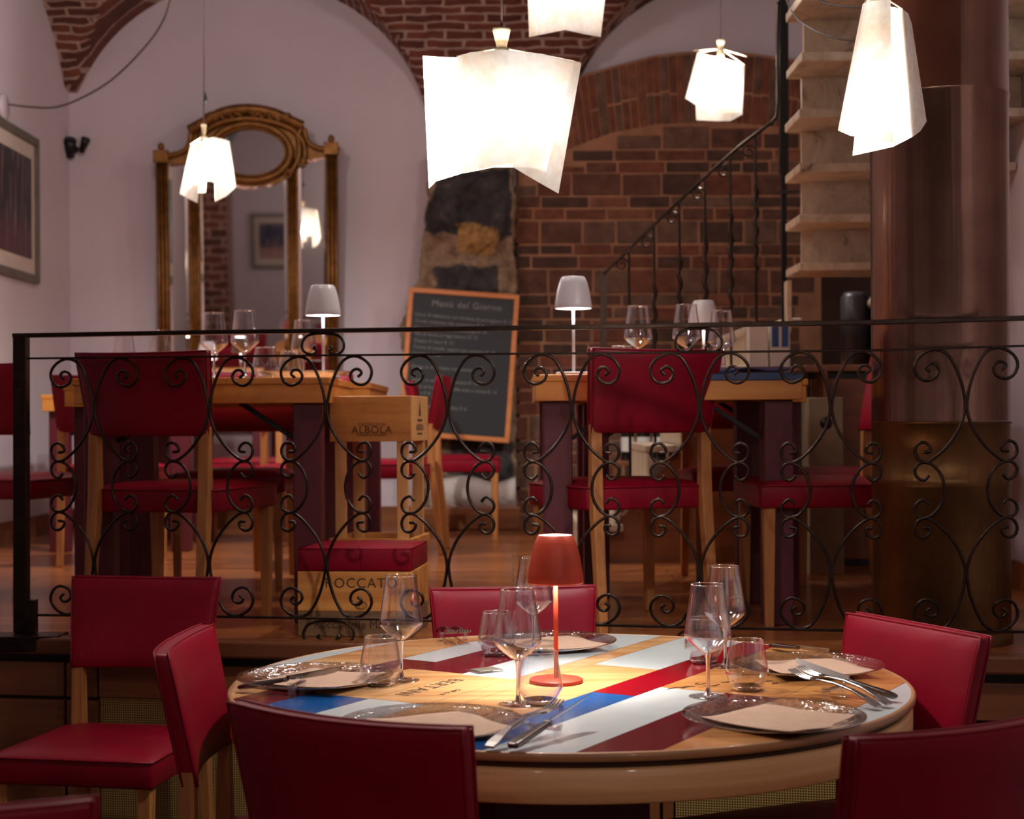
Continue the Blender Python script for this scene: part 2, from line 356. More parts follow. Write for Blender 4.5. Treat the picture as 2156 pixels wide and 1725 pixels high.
# ------------------------------------------------------------ mesh building
class MB:
    def __init__(s):
        s.v = []; s.f = []; s.m = []; s.sm = []
    def add(s, verts, faces, mi=0, smooth=False):
        k = len(s.v); s.v += [tuple(p) for p in verts]
        for f in faces:
            s.f.append([i + k for i in f]); s.m.append(mi); s.sm.append(smooth)
        return s
    def box(s, c, d, mi=0, mat=None):
        x, y, z = c; a, b, h = d[0] / 2, d[1] / 2, d[2] / 2
        vs = [Vector((x + i * a, y + j * b, z + k * h)) for i in (-1, 1) for j in (-1, 1) for k in (-1, 1)]
        if mat is not None: vs = [mat @ p for p in vs]
        return s.add(vs, [(0, 1, 3, 2), (4, 6, 7, 5), (0, 4, 5, 1), (2, 3, 7, 6), (0, 2, 6, 4), (1, 5, 7, 3)], mi)
    def bar(s, a, b, w0, w1=None, mi=0, up=(0, 0, 1), d0=None, d1=None):
        # a straight bar from a to b with a rectangular section that may taper
        a, b = Vector(a), Vector(b); w1 = w0 if w1 is None else w1; d0 = w0 if d0 is None else d0; d1 = w1 if d1 is None else d1
        t = (b - a).normalized(); u = Vector(up)
        if abs(t.dot(u)) > 0.95: u = Vector((0, 1, 0))
        x = t.cross(u).normalized(); y = x.cross(t).normalized()
        vs = []
        for p, w, d in ((a, w0, d0), (b, w1, d1)):
            for i, j in ((-1, -1), (1, -1), (1, 1), (-1, 1)):
                vs.append(p + x * (i * w / 2) + y * (j * d / 2))
        return s.add(vs, [(3, 2, 1, 0), (4, 5, 6, 7), (0, 1, 5, 4), (1, 2, 6, 5), (2, 3, 7, 6), (3, 0, 4, 7)], mi)
    def tube(s, pts, r, n=8, mi=0, cap=True, closed=False):
        pts = [Vector(p) for p in pts]; m = len(pts); rs = r if isinstance(r, (list, tuple)) else [r] * m
        vs = []; prev = None
        for i, p in enumerate(pts):
            if closed: t = pts[(i + 1) % m] - pts[i - 1]
            else: t = pts[min(i + 1, m - 1)] - pts[max(i - 1, 0)]
            if t.length < 1e-9: t = Vector((0, 0, 1))
            t.normalize()
            if prev is None:
                u = Vector((0, 0, 1)) if abs(t.z) < 0.9 else Vector((1, 0, 0))
                x = t.cross(u).normalized()
            else:
                x = (prev - t * prev.dot(t))
                x = x.normalized() if x.length > 1e-6 else t.orthogonal().normalized()
            prev = x; y = t.cross(x)
            for k in range(n):
                a = 2 * math.pi * k / n
                vs.append(p + (x * math.cos(a) + y * math.sin(a)) * rs[i])
        fs = []
        for i in range(m if closed else m - 1):
            j = (i + 1) % m
            for k in range(n):
                k2 = (k + 1) % n
                fs.append((i * n + k, i * n + k2, j * n + k2, j * n + k))
        if cap and not closed:
            fs.append(tuple(range(n))[::-1]); fs.append(tuple((m - 1) * n + k for k in range(n)))
        return s.add(vs, fs, mi, True)
    def lathe(s, prof, n=32, mi=0, c=(0, 0, 0), smooth=True, capb=False, capt=False):
        vs = []; fs = []
        for r, z in prof:
            for k in range(n):
                a = 2 * math.pi * k / n
                vs.append((c[0] + r * math.cos(a), c[1] + r * math.sin(a), c[2] + z))
        for i in range(len(prof) - 1):
            for k in range(n):
                k2 = (k + 1) % n
                fs.append((i * n + k, i * n + k2, (i + 1) * n + k2, (i + 1) * n + k))
        if capb: fs.append(tuple(range(n))[::-1])
        if capt: fs.append(tuple((len(prof) - 1) * n + k for k in range(n)))
        return s.add(vs, fs, mi, smooth)
    def grid(s, nx, ny, fn, mi=0, smooth=True):
        vs = [fn(i / nx, j / ny) for j in range(ny + 1) for i in range(nx + 1)]
        fs = [(j * (nx + 1) + i, j * (nx + 1) + i + 1, (j + 1) * (nx + 1) + i + 1, (j + 1) * (nx + 1) + i) for j in range(ny) for i in range(nx)]
        return s.add(vs, fs, mi, smooth)
    def slab(s, nx, ny, front, back, mi=0, smooth=True):
        # closed shell between two grids with the same layout
        w = nx + 1
        vs = [front(i / nx, j / ny) for j in range(ny + 1) for i in range(w)] + [back(i / nx, j / ny) for j in range(ny + 1) for i in range(w)]
        o = w * (ny + 1); fs = []
        for j in range(ny):
            for i in range(nx):
                q = (j * w + i, j * w + i + 1, (j + 1) * w + i + 1, (j + 1) * w + i)
                fs.append(q); fs.append(tuple(o + k for k in q[::-1]))
        for i in range(nx):
            fs.append((i + 1, i, o + i, o + i + 1)); a = ny * w + i; fs.append((a, a + 1, o + a + 1, o + a))
        for j in range(ny):
            a, b = j * w, (j + 1) * w; fs.append((a, b, o + b, o + a)); a += nx; b += nx; fs.append((b, a, o + a, o + b))
        return s.add(vs, fs, mi, smooth)
    def prism(s, poly, ext, mi=0):
        # a flat outline (3-D points) pushed along ext
        n = len(poly); e = Vector(ext)
        vs = [Vector(p) for p in poly] + [Vector(p) + e for p in poly]
        fs = [tuple(range(n))[::-1], tuple(range(n, 2 * n))] + [(i, (i + 1) % n, n + (i + 1) % n, n + i) for i in range(n)]
        return s.add(vs, fs, mi)
    def ball(s, c, r, n=10, mi=0, sq=(1, 1, 1)):
        m = n // 2; vs = []; fs = []
        for i in range(m + 1):
            a = math.pi * i / m
            for k in range(n):
                b = 2 * math.pi * k / n
                vs.append((c[0] + r * sq[0] * math.sin(a) * math.cos(b), c[1] + r * sq[1] * math.sin(a) * math.sin(b), c[2] + r * sq[2] * math.cos(a)))
        for i in range(m):
            for k in range(n):
                k2 = (k + 1) % n
                fs.append((i * n + k, (i + 1) * n + k, (i + 1) * n + k2, i * n + k2))
        return s.add(vs, fs, mi, True)
    def ribbon(s, pts, mi=0):
        # pts: (x, y, z, width across x, thickness) along a spine
        vs = []; fs = []
        for x, y, z, w, t in pts:
            vs += [(x - w / 2, y, z - t / 2), (x + w / 2, y, z - t / 2), (x + w / 2, y, z + t / 2), (x - w / 2, y, z + t / 2)]
        for i in range(len(pts) - 1):
            a = 4 * i
            for k in range(4):
                fs.append((a + k, a + (k + 1) % 4, a + 4 + (k + 1) % 4, a + 4 + k))
        fs.append((3, 2, 1, 0)); a = 4 * (len(pts) - 1); fs.append((a, a + 1, a + 2, a + 3))
        return s.add(vs, fs, mi, False)
    def build(s, name, mats, parent=None, bevel=0, seg=2, loc=None, rotz=0, angle=40, subdiv=0):
        me = bpy.data.meshes.new(name)
        me.from_pydata([tuple(v) for v in s.v], [], s.f)
        for m in (mats if isinstance(mats, (list, tuple)) else [mats]): me.materials.append(M[m] if isinstance(m, str) else m)
        for p, mi, sm in zip(me.polygons, s.m, s.sm):
            p.material_index = mi; p.use_smooth = sm
        me.update()
        o = bpy.data.objects.new(name, me); COL.objects.link(o)
        if parent: o.parent = parent
        if loc is not None: o.location = loc
        o.rotation_euler = (0, 0, rotz)
        if bevel:
            b = o.modifiers.new('bevel', 'BEVEL'); b.width = bevel; b.segments = seg; b.limit_method = 'ANGLE'; b.angle_limit = math.radians(angle)
        if subdiv:
            b = o.modifiers.new('subsurf', 'SUBSURF'); b.levels = subdiv; b.render_levels = subdiv
        return o

def tag(o, label=None, cat=None, group=None, kind=None):
    if label: o['label'] = label
    if cat: o['category'] = cat
    if group: o['group'] = group
    if kind: o['kind'] = kind
    return o
def thing(name, label, cat, loc=(0, 0, 0), rotz=0.0, group=None):
    o = bpy.data.objects.new(name, None); COL.objects.link(o); o.empty_display_size = 0.1
    o.location = loc; o.rotation_euler = (0, 0, rotz)
    return tag(o, label, cat, group)
KIDS = {}
def dup(root, loc, rotz, label=None, group=None, scale=None):
    r = root.copy(); COL.objects.link(r); r.location = loc; r.rotation_euler = (0, 0, rotz)
    if scale: r.scale = scale
    if label: r['label'] = label
    if group: r['group'] = group
    todo = [(root, r)]
    kids = [o for o in bpy.data.objects if o.parent is not None]
    while todo:
        a, b = todo.pop()
        for ch in kids:
            if ch.parent is a:
                c = ch.copy(); COL.objects.link(c); c.parent = b
                todo.append((ch, c))
    return r
def structure(o): o['kind'] = 'structure'; return o
def smooth_path(pts, n=6):
    # Catmull-Rom through the points
    pts = [Vector(p) for p in pts]; out = []
    for i in range(len(pts) - 1):
        p0 = pts[max(i - 1, 0)]; p1 = pts[i]; p2 = pts[i + 1]; p3 = pts[min(i + 2, len(pts) - 1)]
        for k in range(n):
            t = k / n
            out.append(0.5 * ((2 * p1) + (p2 - p0) * t + (2 * p0 - 5 * p1 + 4 * p2 - p3) * t * t + (3 * p1 - p0 - 3 * p2 + p3) * t ** 3))
    out.append(pts[-1]); return out
def lettering(name, text, size, mat, parent, matrix, spacing=1.0, align='CENTER', extr=0.0004):
    cu = bpy.data.curves.new('txt', 'FONT'); cu.body = text; cu.size = size; cu.align_x = align; cu.align_y = 'CENTER'
    cu.extrude = extr; cu.space_character = spacing; cu.resolution_u = 3
    t = bpy.data.objects.new('txt', cu); COL.objects.link(t)
    dg = bpy.context.evaluated_depsgraph_get(); dg.update()
    me = bpy.data.meshes.new_from_object(t.evaluated_get(dg)); me.name = name
    bpy.data.objects.remove(t); bpy.data.curves.remove(cu)
    me.materials.clear(); me.materials.append(M[mat]); me.transform(matrix)
    o = bpy.data.objects.new(name, me); COL.objects.link(o); o.parent = parent
    return o
UPZ = 0.655          # level of the raised floor
EX = math.sqrt(1 + 0.172 ** 2); EDIR = Vector((1 / EX, -0.172 / EX, 0)); ENRM = Vector((0.172 / EX, 1 / EX, 0))  # along / behind the platform edge
def edge_pt(px, off):
    Y = off / (1 + 0.172 * (px - 1078) / FPX)
    return Vector(((px - 1078) / FPX * Y, Y, 0))
def LP(px, py, off):
    return P(px, py, edge_pt(px, off).y)

# ------------------------------------------------------------ the room
ZS, VH, WY = 2.98, 1.014, 9.3
def b1(x):
    z = ZS
    for cx in (-1.588, 1.44):
        d = abs(x - cx) / 1.10
        if d < 1: z = ZS + VH * math.sqrt(1 - d * d)
    if x < -2.2: z = max(z, 3.31)
    return z
def b2(y):
    c = 7.7 - 3.2 * round((7.7 - y) / 3.2); d = min(1, abs(y - c) / 1.6)
    z = ZS + VH * math.sqrt(max(0, 1 - d * d))
    return z
XL, XR, YF = -2.69, 1.9, -2.0
def frange(a, b, n): return [a + (b - a) * i / n for i in range(n + 1)]
xs = sorted(set([round(v, 4) for v in frange(XL, XR, 90)] + [-2.688, -0.488, 0.34, -2.66, -0.52, 0.37, -2.6, -0.58, 0.43]))
ys = sorted(set([round(v, 4) for v in frange(YF, WY, 110)] + [9.29, 9.26, 9.2]))
def wall(name, samples, top, pt, z0, flip):
    mb = MB(); vs = []; fs = []
    for s_ in samples:
        vs.append(pt(s_, z0)); vs.append(pt(s_, top(s_)))
    for i in range(len(samples) - 1):
        q = (2 * i, 2 * i + 2, 2 * i + 3, 2 * i + 1); fs.append(q if flip else q[::-1])
    mb.add(vs, fs, 0, False)
    return structure(mb.build(name, 'plaster'))
wall('wall_back', xs, b1, lambda x, z: (x, WY, z), 0.0, True)
wall('wall_left', ys, lambda y: max(b2(y), 3.31) if y > 8.4 else b2(y), lambda y, z: (XL, y, z), 0.0, True)
wall('wall_right', ys, b2, lambda y, z: (XR, y, z), 0.0, False)
wall('wall_front', xs, b1, lambda x, z: (x, YF, z), 0.0, False)
mb = MB()
idx = {}
vs = []
for j, y in enumerate(ys):
    for i, x in enumerate(xs):
        z = max(b1(x), b2(y))
        nz = noise.noise(Vector((x * 3, y * 3, 1.7))) * 0.012 if 0 < i < len(xs) - 1 and 0 < j < len(ys) - 1 else 0
        vs.append((x, y, z + nz))
w = len(xs)
fa, fb = [], []
for j in range(len(ys) - 1):
    for i in range(w - 1):
        q = (j * w + i, (j + 1) * w + i, (j + 1) * w + i + 1, j * w + i + 1)
        xm, ym = (xs[i] + xs[i + 1]) / 2, (ys[j] + ys[j + 1]) / 2
        (fa if b2(ym) >= b1(xm) else fb).append(q)
mb.add(vs, fa, 0, True); k = len(mb.v); mb.f += fb; mb.m += [1] * len(fb); mb.sm += [True] * len(fb)
structure(mb.build('ceiling', ['vault_x', 'vault_y']))
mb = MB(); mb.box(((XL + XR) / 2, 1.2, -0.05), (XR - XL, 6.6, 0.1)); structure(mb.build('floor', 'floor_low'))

# raised floor behind the slanted platform edge
E0, E1 = edge_pt(-160, 4.27), edge_pt(2500, 4.27)
def on_edge(x, off): return off - 0.172 * x
mb = MB()
mb.prism([(XL, on_edge(XL, 4.29), UPZ - 0.04), (XR, on_edge(XR, 4.29), UPZ - 0.04), (XR, WY, UPZ - 0.04), (XL, WY, UPZ - 0.04)], (0, 0, 0.04))
structure(mb.build('floor_upper', 'floor'))
ang = math.atan2(EDIR.y, EDIR.x)
O = Vector((0, 4.27, 0))
def loc_x(px): return (edge_pt(px, 4.27) - O).dot(EDIR)
xa, xb = (Vector((XL, on_edge(XL, 4.27), 0)) - O).dot(EDIR), (Vector((XR, on_edge(XR, 4.27), 0)) - O).dot(EDIR)
mb = MB(); mb.box(((xa + xb) / 2, 0.02, UPZ - 0.018), (xb - xa, 0.07, 0.05))
structure(mb.build('trim_1', 'nosing', None, 0.008, loc=O, rotz=ang))
wp = thing('wall_platform', None, None, O, ang); wp['kind'] = 'structure'
mb = MB(); mb.box(((xa + xb) / 2, 0.10, 0.30), (xb - xa, 0.06, 0.60)); mb.build('backing', 'darkbox', wp)
bounds = [-140, 122, 192, 545, 610, 1062, 1385, 1414, 1770, 1822, 2010, 2300]
for i in range(len(bounds) - 1):
    a, b = max(xa, loc_x(bounds[i])), min(xb, loc_x(bounds[i + 1]))
    if i in (2, 4, 7):
        g = MB(); g.box(((a + b) / 2, 0.055, 0.25), (b - a, 0.012, 0.47)); g.build('grille', 'grille', wp)
        f = MB(); f.box(((a + b) / 2, 0.05, 0.53), (b - a - 0.004, 0.03, 0.10)); f.build('front_board', 'darkwood', wp, 0.004)
    else:
        for z0, z1 in ((0.02, 0.245), (0.255, 0.47), (0.48, 0.582)):
            f = MB(); f.box(((a + b) / 2, 0.05, (z0 + z1) / 2), (b - a - 0.008, 0.03, z1 - z0)); f.build('front_board', 'darkwood', wp, 0.004)

# skirting along the far walls
mb = MB(); mb.box(((XL + XR) / 2, WY - 0.012, UPZ + 0.06), (XR - XL, 0.024, 0.12)); structure(mb.build('baseboard_back', 'darkwood'))
mb = MB(); mb.box((XL + 0.012, 6.95, UPZ + 0.06), (0.024, 4.65, 0.12)); structure(mb.build('baseboard_left', 'darkwood'))
mb = MB(); mb.box((XR - 0.012, 6.7, UPZ + 0.05), (0.024, 5.0, 0.10)); structure(mb.build('baseboard_right', 'darkwood'))

# brick infill of the right bay under its relieving arch
BY = 9.20
def inter(tab, x):
    for (x0, y0), (x1, y1) in zip(tab, tab[1:]):
        if x <= x1: return y0 + (y1 - y0) * (x - x0) / (x1 - x0)
    return tab[-1][1]
INTR = [(1080, 390), (1130, 352), (1190, 318), (1280, 283), (1380, 263), (1500, 257), (1640, 268), (1760, 295), (1900, 340)]
EXTR = [(1150, 220), (1190, 182), (1227, 160), (1294, 141), (1379, 119), (1460, 111), (1571, 115), (1660, 126), (1760, 150), (1900, 195)]
mb = MB()
top = [P(x, inter(EXTR, x), BY + 0.05) for x in range(1090, 1742, 24)]
top = [p for p in top if p.x < XR - 0.01]
poly = [(top[0].x, BY + 0.05, UPZ), (XR - 0.005, BY + 0.05, UPZ), (XR - 0.005, BY + 0.05, top[-1].z)] + top[::-1]
mb.prism(poly, (0, 0.045, 0), 6)
mb.prism([(p[0], BY + 0.004, p[2]) for p in poly], (0, 0.044, 0), 6)
cs = []
hs = [26, 26, 52, 26, 25, 48, 25, 26, 50, 24, 28, 53, 26, 27, 50, 26, 26, 48, 26, 27, 52, 26, 26, 50, 27, 26, 50, 26, 26, 50, 26, 26, 50, 26, 26]
y = 210
rr = random.Random(5)
for h in hs:
    if y > 1120: break
    x = 1072 - rr.random() * 40
    while x < 1740:
        wd = (rr.uniform(70, 112) if h > 40 else rr.uniform(58, 104))
        x0, x1 = max(1084, x + 2.5), min(1740, x + wd - 2.5)
        yt, yb = y + 2.5, y + h - 2.5
        lim = max(inter(INTR, x0), inter(INTR, x1)) + 6
        if x1 - x0 > 10 and yb - lim > 6:
            yt = max(yt, lim)
            a, b = P(x0, yt, BY), P(x1, yb, BY)
            a.z += rr.uniform(-.004, .004); b.z += rr.uniform(-.004, .004)
            if b.x < XR - 0.02:
                dp = rr.uniform(0.0, 0.008)
                mb.box(((a.x + b.x) / 2, BY + 0.036 - dp, (a.z + b.z) / 2), (b.x - a.x, 0.07, a.z - b.z), rr.choice([0, 0, 1, 2, 2, 3, 4, 4, 5] if h < 40 else [2, 3, 3, 4, 0, 2]))
        x += wd
    y += h
x = 1150.0
while x < 1735:
    wd = rr.uniform(14, 20); xn = x + wd
    t0, t1 = 0.015, 0.985
    split = rr.random()
    for t0, t1 in ([(0.015, 0.985)] if split < .45 else [(0.015, .46 + split * .1), (.50 + split * .1, .985)]):
        q = []
        for xx, tt in ((x + 1.4, t0), (xn - 1.4, t0), (xn - 1.4, t1), (x + 1.4, t1)):
            xe = xx; xi = 1480 + (xx - 1480) * 0.93
            py = inter(EXTR, xe) * (1 - tt) + inter(INTR, xi) * tt; px = xe * (1 - tt) + xi * tt
            q.append(P(px, py, BY - 0.001 - rr.uniform(0, 0.006)))
        if max(p.x for p in q) < XR - 0.02:
            mb.prism([(p.x, q[0].y, p.z) for p in q[::-1]], (0, 0.05, 0), rr.choice([0, 1, 1, 5, 3]))
    x = xn
structure(mb.build('wall_brick', ['brick%d' % i for i in range(6)] + ['mortar'], None, 0.004, 1))

# rough stone pillar between the two bays
mb = MB()
def edge_l(py): 
    n_ = 10 * noise.noise(Vector((py * .03, 2.2, 0))) + 4 * noise.noise(Vector((py * .11, 5.2, 0)))
    return inter([(300, 902), (370, 897), (430, 893), (520, 888), (560, 880), (610, 868), (650, 848), (700, 838), (760, 842), (800, 862), (1080, 880)], py) + n_
def edge_r(py): return 1088 + 9 * noise.noise(Vector((py * .02, 7.7, 0))) + 4 * noise.noise(Vector((py * .09, 3.2, 0)))
nx, ny = 44, 150
vs = []; wts = []
def blob(px, py, x0, x1, y0, y1):
    dx = min(px - x0, x1 - px); dy = min(py - y0, y1 - py)
    return max(0.0, min(1.0, 0.5 + min(dx, dy) / 36.0))
for j in range(ny + 1):
    for i in range(nx + 1):
        u, v = i / nx, j / ny; py = 318 + v * 760; l, r = edge_l(py), edge_r(py); px = l + (r - l) * u
        p = P(px, py, 9.1)
        n1 = noise.noise(Vector((p.x * 5, p.z * 5, 0.3))) * 22 + noise.noise(Vector((p.x * 14, p.z * 14, 0.9))) * 10
        qx, qy = px + n1, py + n1 * .8
        rk = max(blob(qx, qy, 906, 1082, 356, 500), blob(qx, qy, 908, 1050, 556, 820), blob(qx, qy, 950, 1086, 930, 1010))
        tn = blob(qx, qy, 966, 1038, 478, 534)
        wts.append((rk, tn, 0, 1))
        d = 0.09 * noise.noise(Vector((p.x * 4.5, p.z * 4.5, 3))) + 0.03 * noise.noise(Vector((p.x * 16, p.z * 16, 8)))
        e = min(1.0, min(u, 1 - u) * 9)
        p.y = 9.085 - 0.035 * max(rk, tn) * e + d * (0.3 + .7 * e) + (0.2 if u in (0, 1) else 0.0)
        vs.append(p)
mb.v = vs
for j in range(ny):
    for i in range(nx):
        a = j * (nx + 1) + i
        mb.f.append([a, a + nx + 1, a + nx + 2, a + 1]); mb.m.append(0); mb.sm.append(True)
po = mb.build('pillar', 'oldstone')
ca = po.data.color_attributes.new('stone', 'FLOAT_COLOR', 'POINT')
for k, w_ in enumerate(wts): ca.data[k].color = w_
structure(po)
mb = MB()
a, b = P(905, 1012, 8.95), P(1086, 1068, 8.95)
def foot(u, v):
    x = a.x + (b.x - a.x) * u; z = a.z + (UPZ + 0.10 - a.z) * v
    return Vector((x, 8.93 + 0.12 * (1 - v) * (1 - (2 * u - 1) ** 4) * 0 - 0.05 * math.sin(v * 3) + 0.04 * noise.noise(Vector((x * 6, z * 6, 1))), z + 0.05 * noise.noise(Vector((x * 5, 0, v))) * (1 - v)))
mb.slab(16, 8, foot, lambda u, v: foot(u, v) * 1 + Vector((0, 0.25, 0.02 * (1 - v))))
structure(mb.build('pillar_foot', 'stone_white'))
a, b = P(880, 1068, 8.86), P(1096, 1068, 8.86)
mb = MB(); mb.box(((a.x + b.x) / 2, 8.95, (UPZ + a.z) / 2), (b.x - a.x, 0.2, a.z - UPZ)); structure(mb.build('trim_2', 'darkwood', None, 0.01))

# sheet-metal column
mb = MB(); cc = P(1980, 900, 4.40); CR = 0.1925
zz = [UPZ, 4.1]
def cz_(y): return P(1078, y, 4.21).z
mb.lathe([(CR, UPZ), (CR, cz_(1038)), (CR + .003, cz_(1034)), (CR + .003, cz_(1016)), (CR, cz_(1012)), (CR, cz_(901)), (CR + .004, cz_(898)), (CR + .004, cz_(894))], 64, 1, (cc.x, 4.40, 0))
mb.lathe([(CR + .001, cz_(893)), (CR + .001, cz_(192)), (CR + .004, cz_(189)), (CR + .004, cz_(184)), (CR + .0015, cz_(182)), (CR + .0015, 3.6), (CR + .0015, 3.99)], 64, 0, (cc.x, 4.40, 0))
mb.lathe([(CR + .005, UPZ), (CR + .005, UPZ + .03), (CR, UPZ + .034)], 64, 1, (cc.x, 4.40, 0))
column = structure(mb.build('column', ['copper', 'brass']))
# brick pier on the left wall, out of the picture but seen in the mirror
mb = MB(); mb.box((XL + 0.2, 2.45, 1.6), (0.42, 0.62, 2.6)); structure(mb.build('pillar_left', 'vault_x'))
mb = MB(); mb.box((XR - 0.02, 7.8, UPZ + .90), (0.04, 2.7, 1.80)); structure(mb.build('wall_shade_panel', 'darkbox'))  # dark sheet added over the white wall to stand for shade under the stairs

# ------------------------------------------------------------ chairs
CH = 0.853
def make_chair(label, group):
    t = thing('dining_chair', label, 'chair', (0, 0, 0), 0, group)
    # seat: padded, slightly domed leather box
    def top(u, v):
        x = (u - .5) * 0.45; y = -0.21 + v * 0.43; a, b = 2 * u - 1, 2 * v - 1
        wv = 1 - 0.05 * (1 - v)
        return Vector((x * wv, y, 0.436 + 0.020 * (1 - a ** 6) * (1 - b ** 6)))
    def bot(u, v):
        p = top(u, v); return Vector((p.x, p.y, 0.365))
    mb = MB(); mb.slab(12, 12, top, bot); seat = mb.build('seat', 'leather', t, 0.007, 2, angle=50)
    edge = [(-.2155, -.212), (.2155, -.212), (.2265, .221), (-.2265, .221)]
    pts = []
    for i in range(4):
        a, b = edge[i], edge[(i + 1) % 4]
        pts += [Vector((a[0] + (b[0] - a[0]) * k / 6, a[1] + (b[1] - a[1]) * k / 6, 0.434)) for k in range(6)]
    mb = MB(); mb.tube(pts, 0.0028, 6, closed=True); mb.build('piping', 'leather', seat)
    # backrest: a leaning panel, hollow towards the sitter, a little wider at the top
    def mid(u, v):
        a = 2 * u - 1
        wd = 0.402 + 0.038 * v
        z = 0.598 + (CH - 0.598 - 0.005 * (1 - a * a)) * v
        y = -0.207 - 0.05 * v - 0.026 * (1 - a * a)
        return Vector((a * wd / 2, y, z))
    def fr(u, v):
        a, b = 2 * u - 1, 2 * v - 1
        return mid(u, v) + Vector((0, 0.015 + 0.009 * (1 - a ** 6) * (1 - b ** 6), 0))
    def bk(u, v):
        a, b = 2 * u - 1, 2 * v - 1
        return mid(u, v) - Vector((0, 0.019 + 0.003 * (1 - a ** 8) * (1 - b ** 8), 0))
    mb = MB(); mb.slab(14, 8, lambda u, v: fr(1 - u, v), lambda u, v: bk(1 - u, v)); back = mb.build('backrest', 'leather', t, 0.007, 2, angle=50)
    ring = lambda f, dy: [f(0, k / 8) + Vector((0, dy, 0)) for k in range(8)] + [f(k / 12, 1) + Vector((0, dy, 0)) for k in range(12)] + [f(1, 1 - k / 8) + Vector((0, dy, 0)) for k in range(9)]
    mb = MB(); mb.tube(ring(fr, -0.003), 0.0028, 6); mb.tube(ring(bk, 0.003), 0.0028, 6); mb.build('piping', 'leather', back)
    for s in (-1, 1):
        mb = MB(); mb.bar((s * 0.197, 0.19, 0.372), (s * 0.197, 0.19, 0.0), 0.038, 0.026); mb.build('leg', 'leg', t, 0.003)
    for s in (-1, 1):
        mb = MB()
        p0, p1, p2 = (s * 0.188, -0.262, 0.0), (s * 0.186, -0.216, 0.42), (s * 0.186, -0.215, 0.64)
        mb.bar(p0, p1, 0.028, 0.036); mb.bar((p1[0], p1[1], p1[2] - .004), p2, 0.036, 0.034, d1=0.026); mb.build('leg', 'leg', t, 0.003)
    return t
chair0 = None
def chair(loc, rotz, label, group):
    global chair0
    if chair0 is None:
        chair0 = make_chair(label, group); chair0.location = loc; chair0.rotation_euler = (0, 0, rotz); return chair0
    return dup(chair0, loc, rotz, label, group)
def chair_ab(A, B, base, label, group, flip=False):
    # place by the two top corners of the backrest as seen from behind the sitter: A at the sitter's left, B at the right
    d = Vector((B.x - A.x, B.y - A.y, 0)).normalized(); rot = math.atan2(d.y, d.x)
    m = (A + B) / 2; f = Vector((-d.y, d.x, 0))
    o = m + f * 0.262
    return chair((o.x, o.y, base), rot, label, group)
GL = 'chairs in front of the raised floor'; GU = 'chairs on the raised floor'
z = CH
chair_ab(PZ(508, 1479, z), PZ(958, 1532, z), 0, 'red leather chair seen from behind at the near left of the round table', GL)
A = PZ(1806, 1553, z); chair_ab(A, A + Vector((math.cos(.50), math.sin(.50), 0)) * .42, 0, 'red leather chair cut off by the right edge, its back towards the viewer', GL)
chair_ab(PZ(2058, 1338, z), PZ(1812, 1293, z), 0, 'bright red chair at the right side of the round table below the metal column', GL)
chair_ab(PZ(1247, 1233, z), PZ(910, 1240, z), 0, 'red leather chair behind the table lamp on the far side of the round table', GL)
chair_ab(PZ(434, 1314, z), PZ(334, 1381, z), 0, 'bright red chair back lit from the round table, at its left side', GL)
chair_ab(PZ(460, 1217, z), PZ(160, 1213, z), 0, 'dull red chair under the railing at the left, turned away from the round table', GL)
A = PZ(184, 1684, z); chair_ab(A + Vector((-.42, -.03, 0)), A, 0, 'chair of which only a purple red top corner shows at the bottom left', GL)
zu = UPZ + CH
back = Vector((-.02, .10, 0))
chair_ab(PZ(150, 741, zu) + back, PZ(448, 736, zu) + back + Vector((0, -.03, 0)), UPZ, 'red leather chair behind the left end of the railing, seen from behind', GU)
bpy.context.view_layer.update()
chair_ab(PZ(1224, 733, zu), PZ(1536, 737, zu), UPZ, 'red leather chair behind the railing between lit white lamp and metal column', GU)
def chair_at(px, Y, rot, label, base=UPZ):
    p = P(px, 900, Y); return chair((p.x, Y, base), rot, label, GU)
chair_at(22, 5.72, math.radians(-14), 'red chair cut off by the left edge beyond the railing post')
chair_at(238, 7.05, math.radians(4), 'red chair in the far left corner under the framed poster')
chair_at(497, 6.12, math.pi, 'red chair at the far end of the left raised table, facing the viewer')
chair_at(640, 6.75, math.radians(186), 'red chair below the mirror behind the white lamp of the left table')
chair_at(822, 7.45, math.radians(88), 'red chair in front of the chalkboard, turned sideways')
chair_at(968, 8.3, math.radians(-90), 'red chair beside the whitewashed stone at the foot of the chalkboard')
chair_at(1715, 4.88, math.radians(92), 'red chair at the right side of the right raised table, next to the column')
chair_at(1752, 5.72, math.radians(80), 'red chair half hidden by the metal column, under the marble stair')
chair_at(1560, 5.98, math.radians(182), 'red chair at the far end of the right raised table')
chair_at(520, 8.0, math.radians(4), 'red chair at the small table farthest back under the mirror')

# ------------------------------------------------------------ round table
TX, TY, TR = 0.115, 3.19, 0.70
rt = thing('round_table', 'round pine table with white, red and blue lacquered stripes', 'table', (TX, TY, 0))
Nv = Vector((math.sin(A59), -math.cos(A59), 0)); Dv = Vector((math.cos(A59), math.sin(A59), 0))
W_, W2, WH, RE, MA, BL = 0, 1, 2, 3, 4, 5
strips = [(-.71, -.64, [(9, WH)]), (-.64, -.475, [(9, W_)]), (-.475, -.378, [(.066, MA), (9, WH)]), (-.378, -.24, [(-.377, BL), (-.037, W_), (9, MA)]),
          (-.24, -.11, [(-.373, WH), (-.047, W_), (9, WH)]), (-.11, -.052, [(9, W_)]), (-.052, .108, [(.21, W_), (9, WH)]), (.108, .203, [(-.097, BL), (9, RE)]),
          (.203, .345, [(.018, WH), (9, W2)]), (.345, .46, [(.02, MA), (9, W2)]), (.46, .62, [(9, W2)]), (.62, .71, [(9, WH)])]
R1 = TR - 0.006
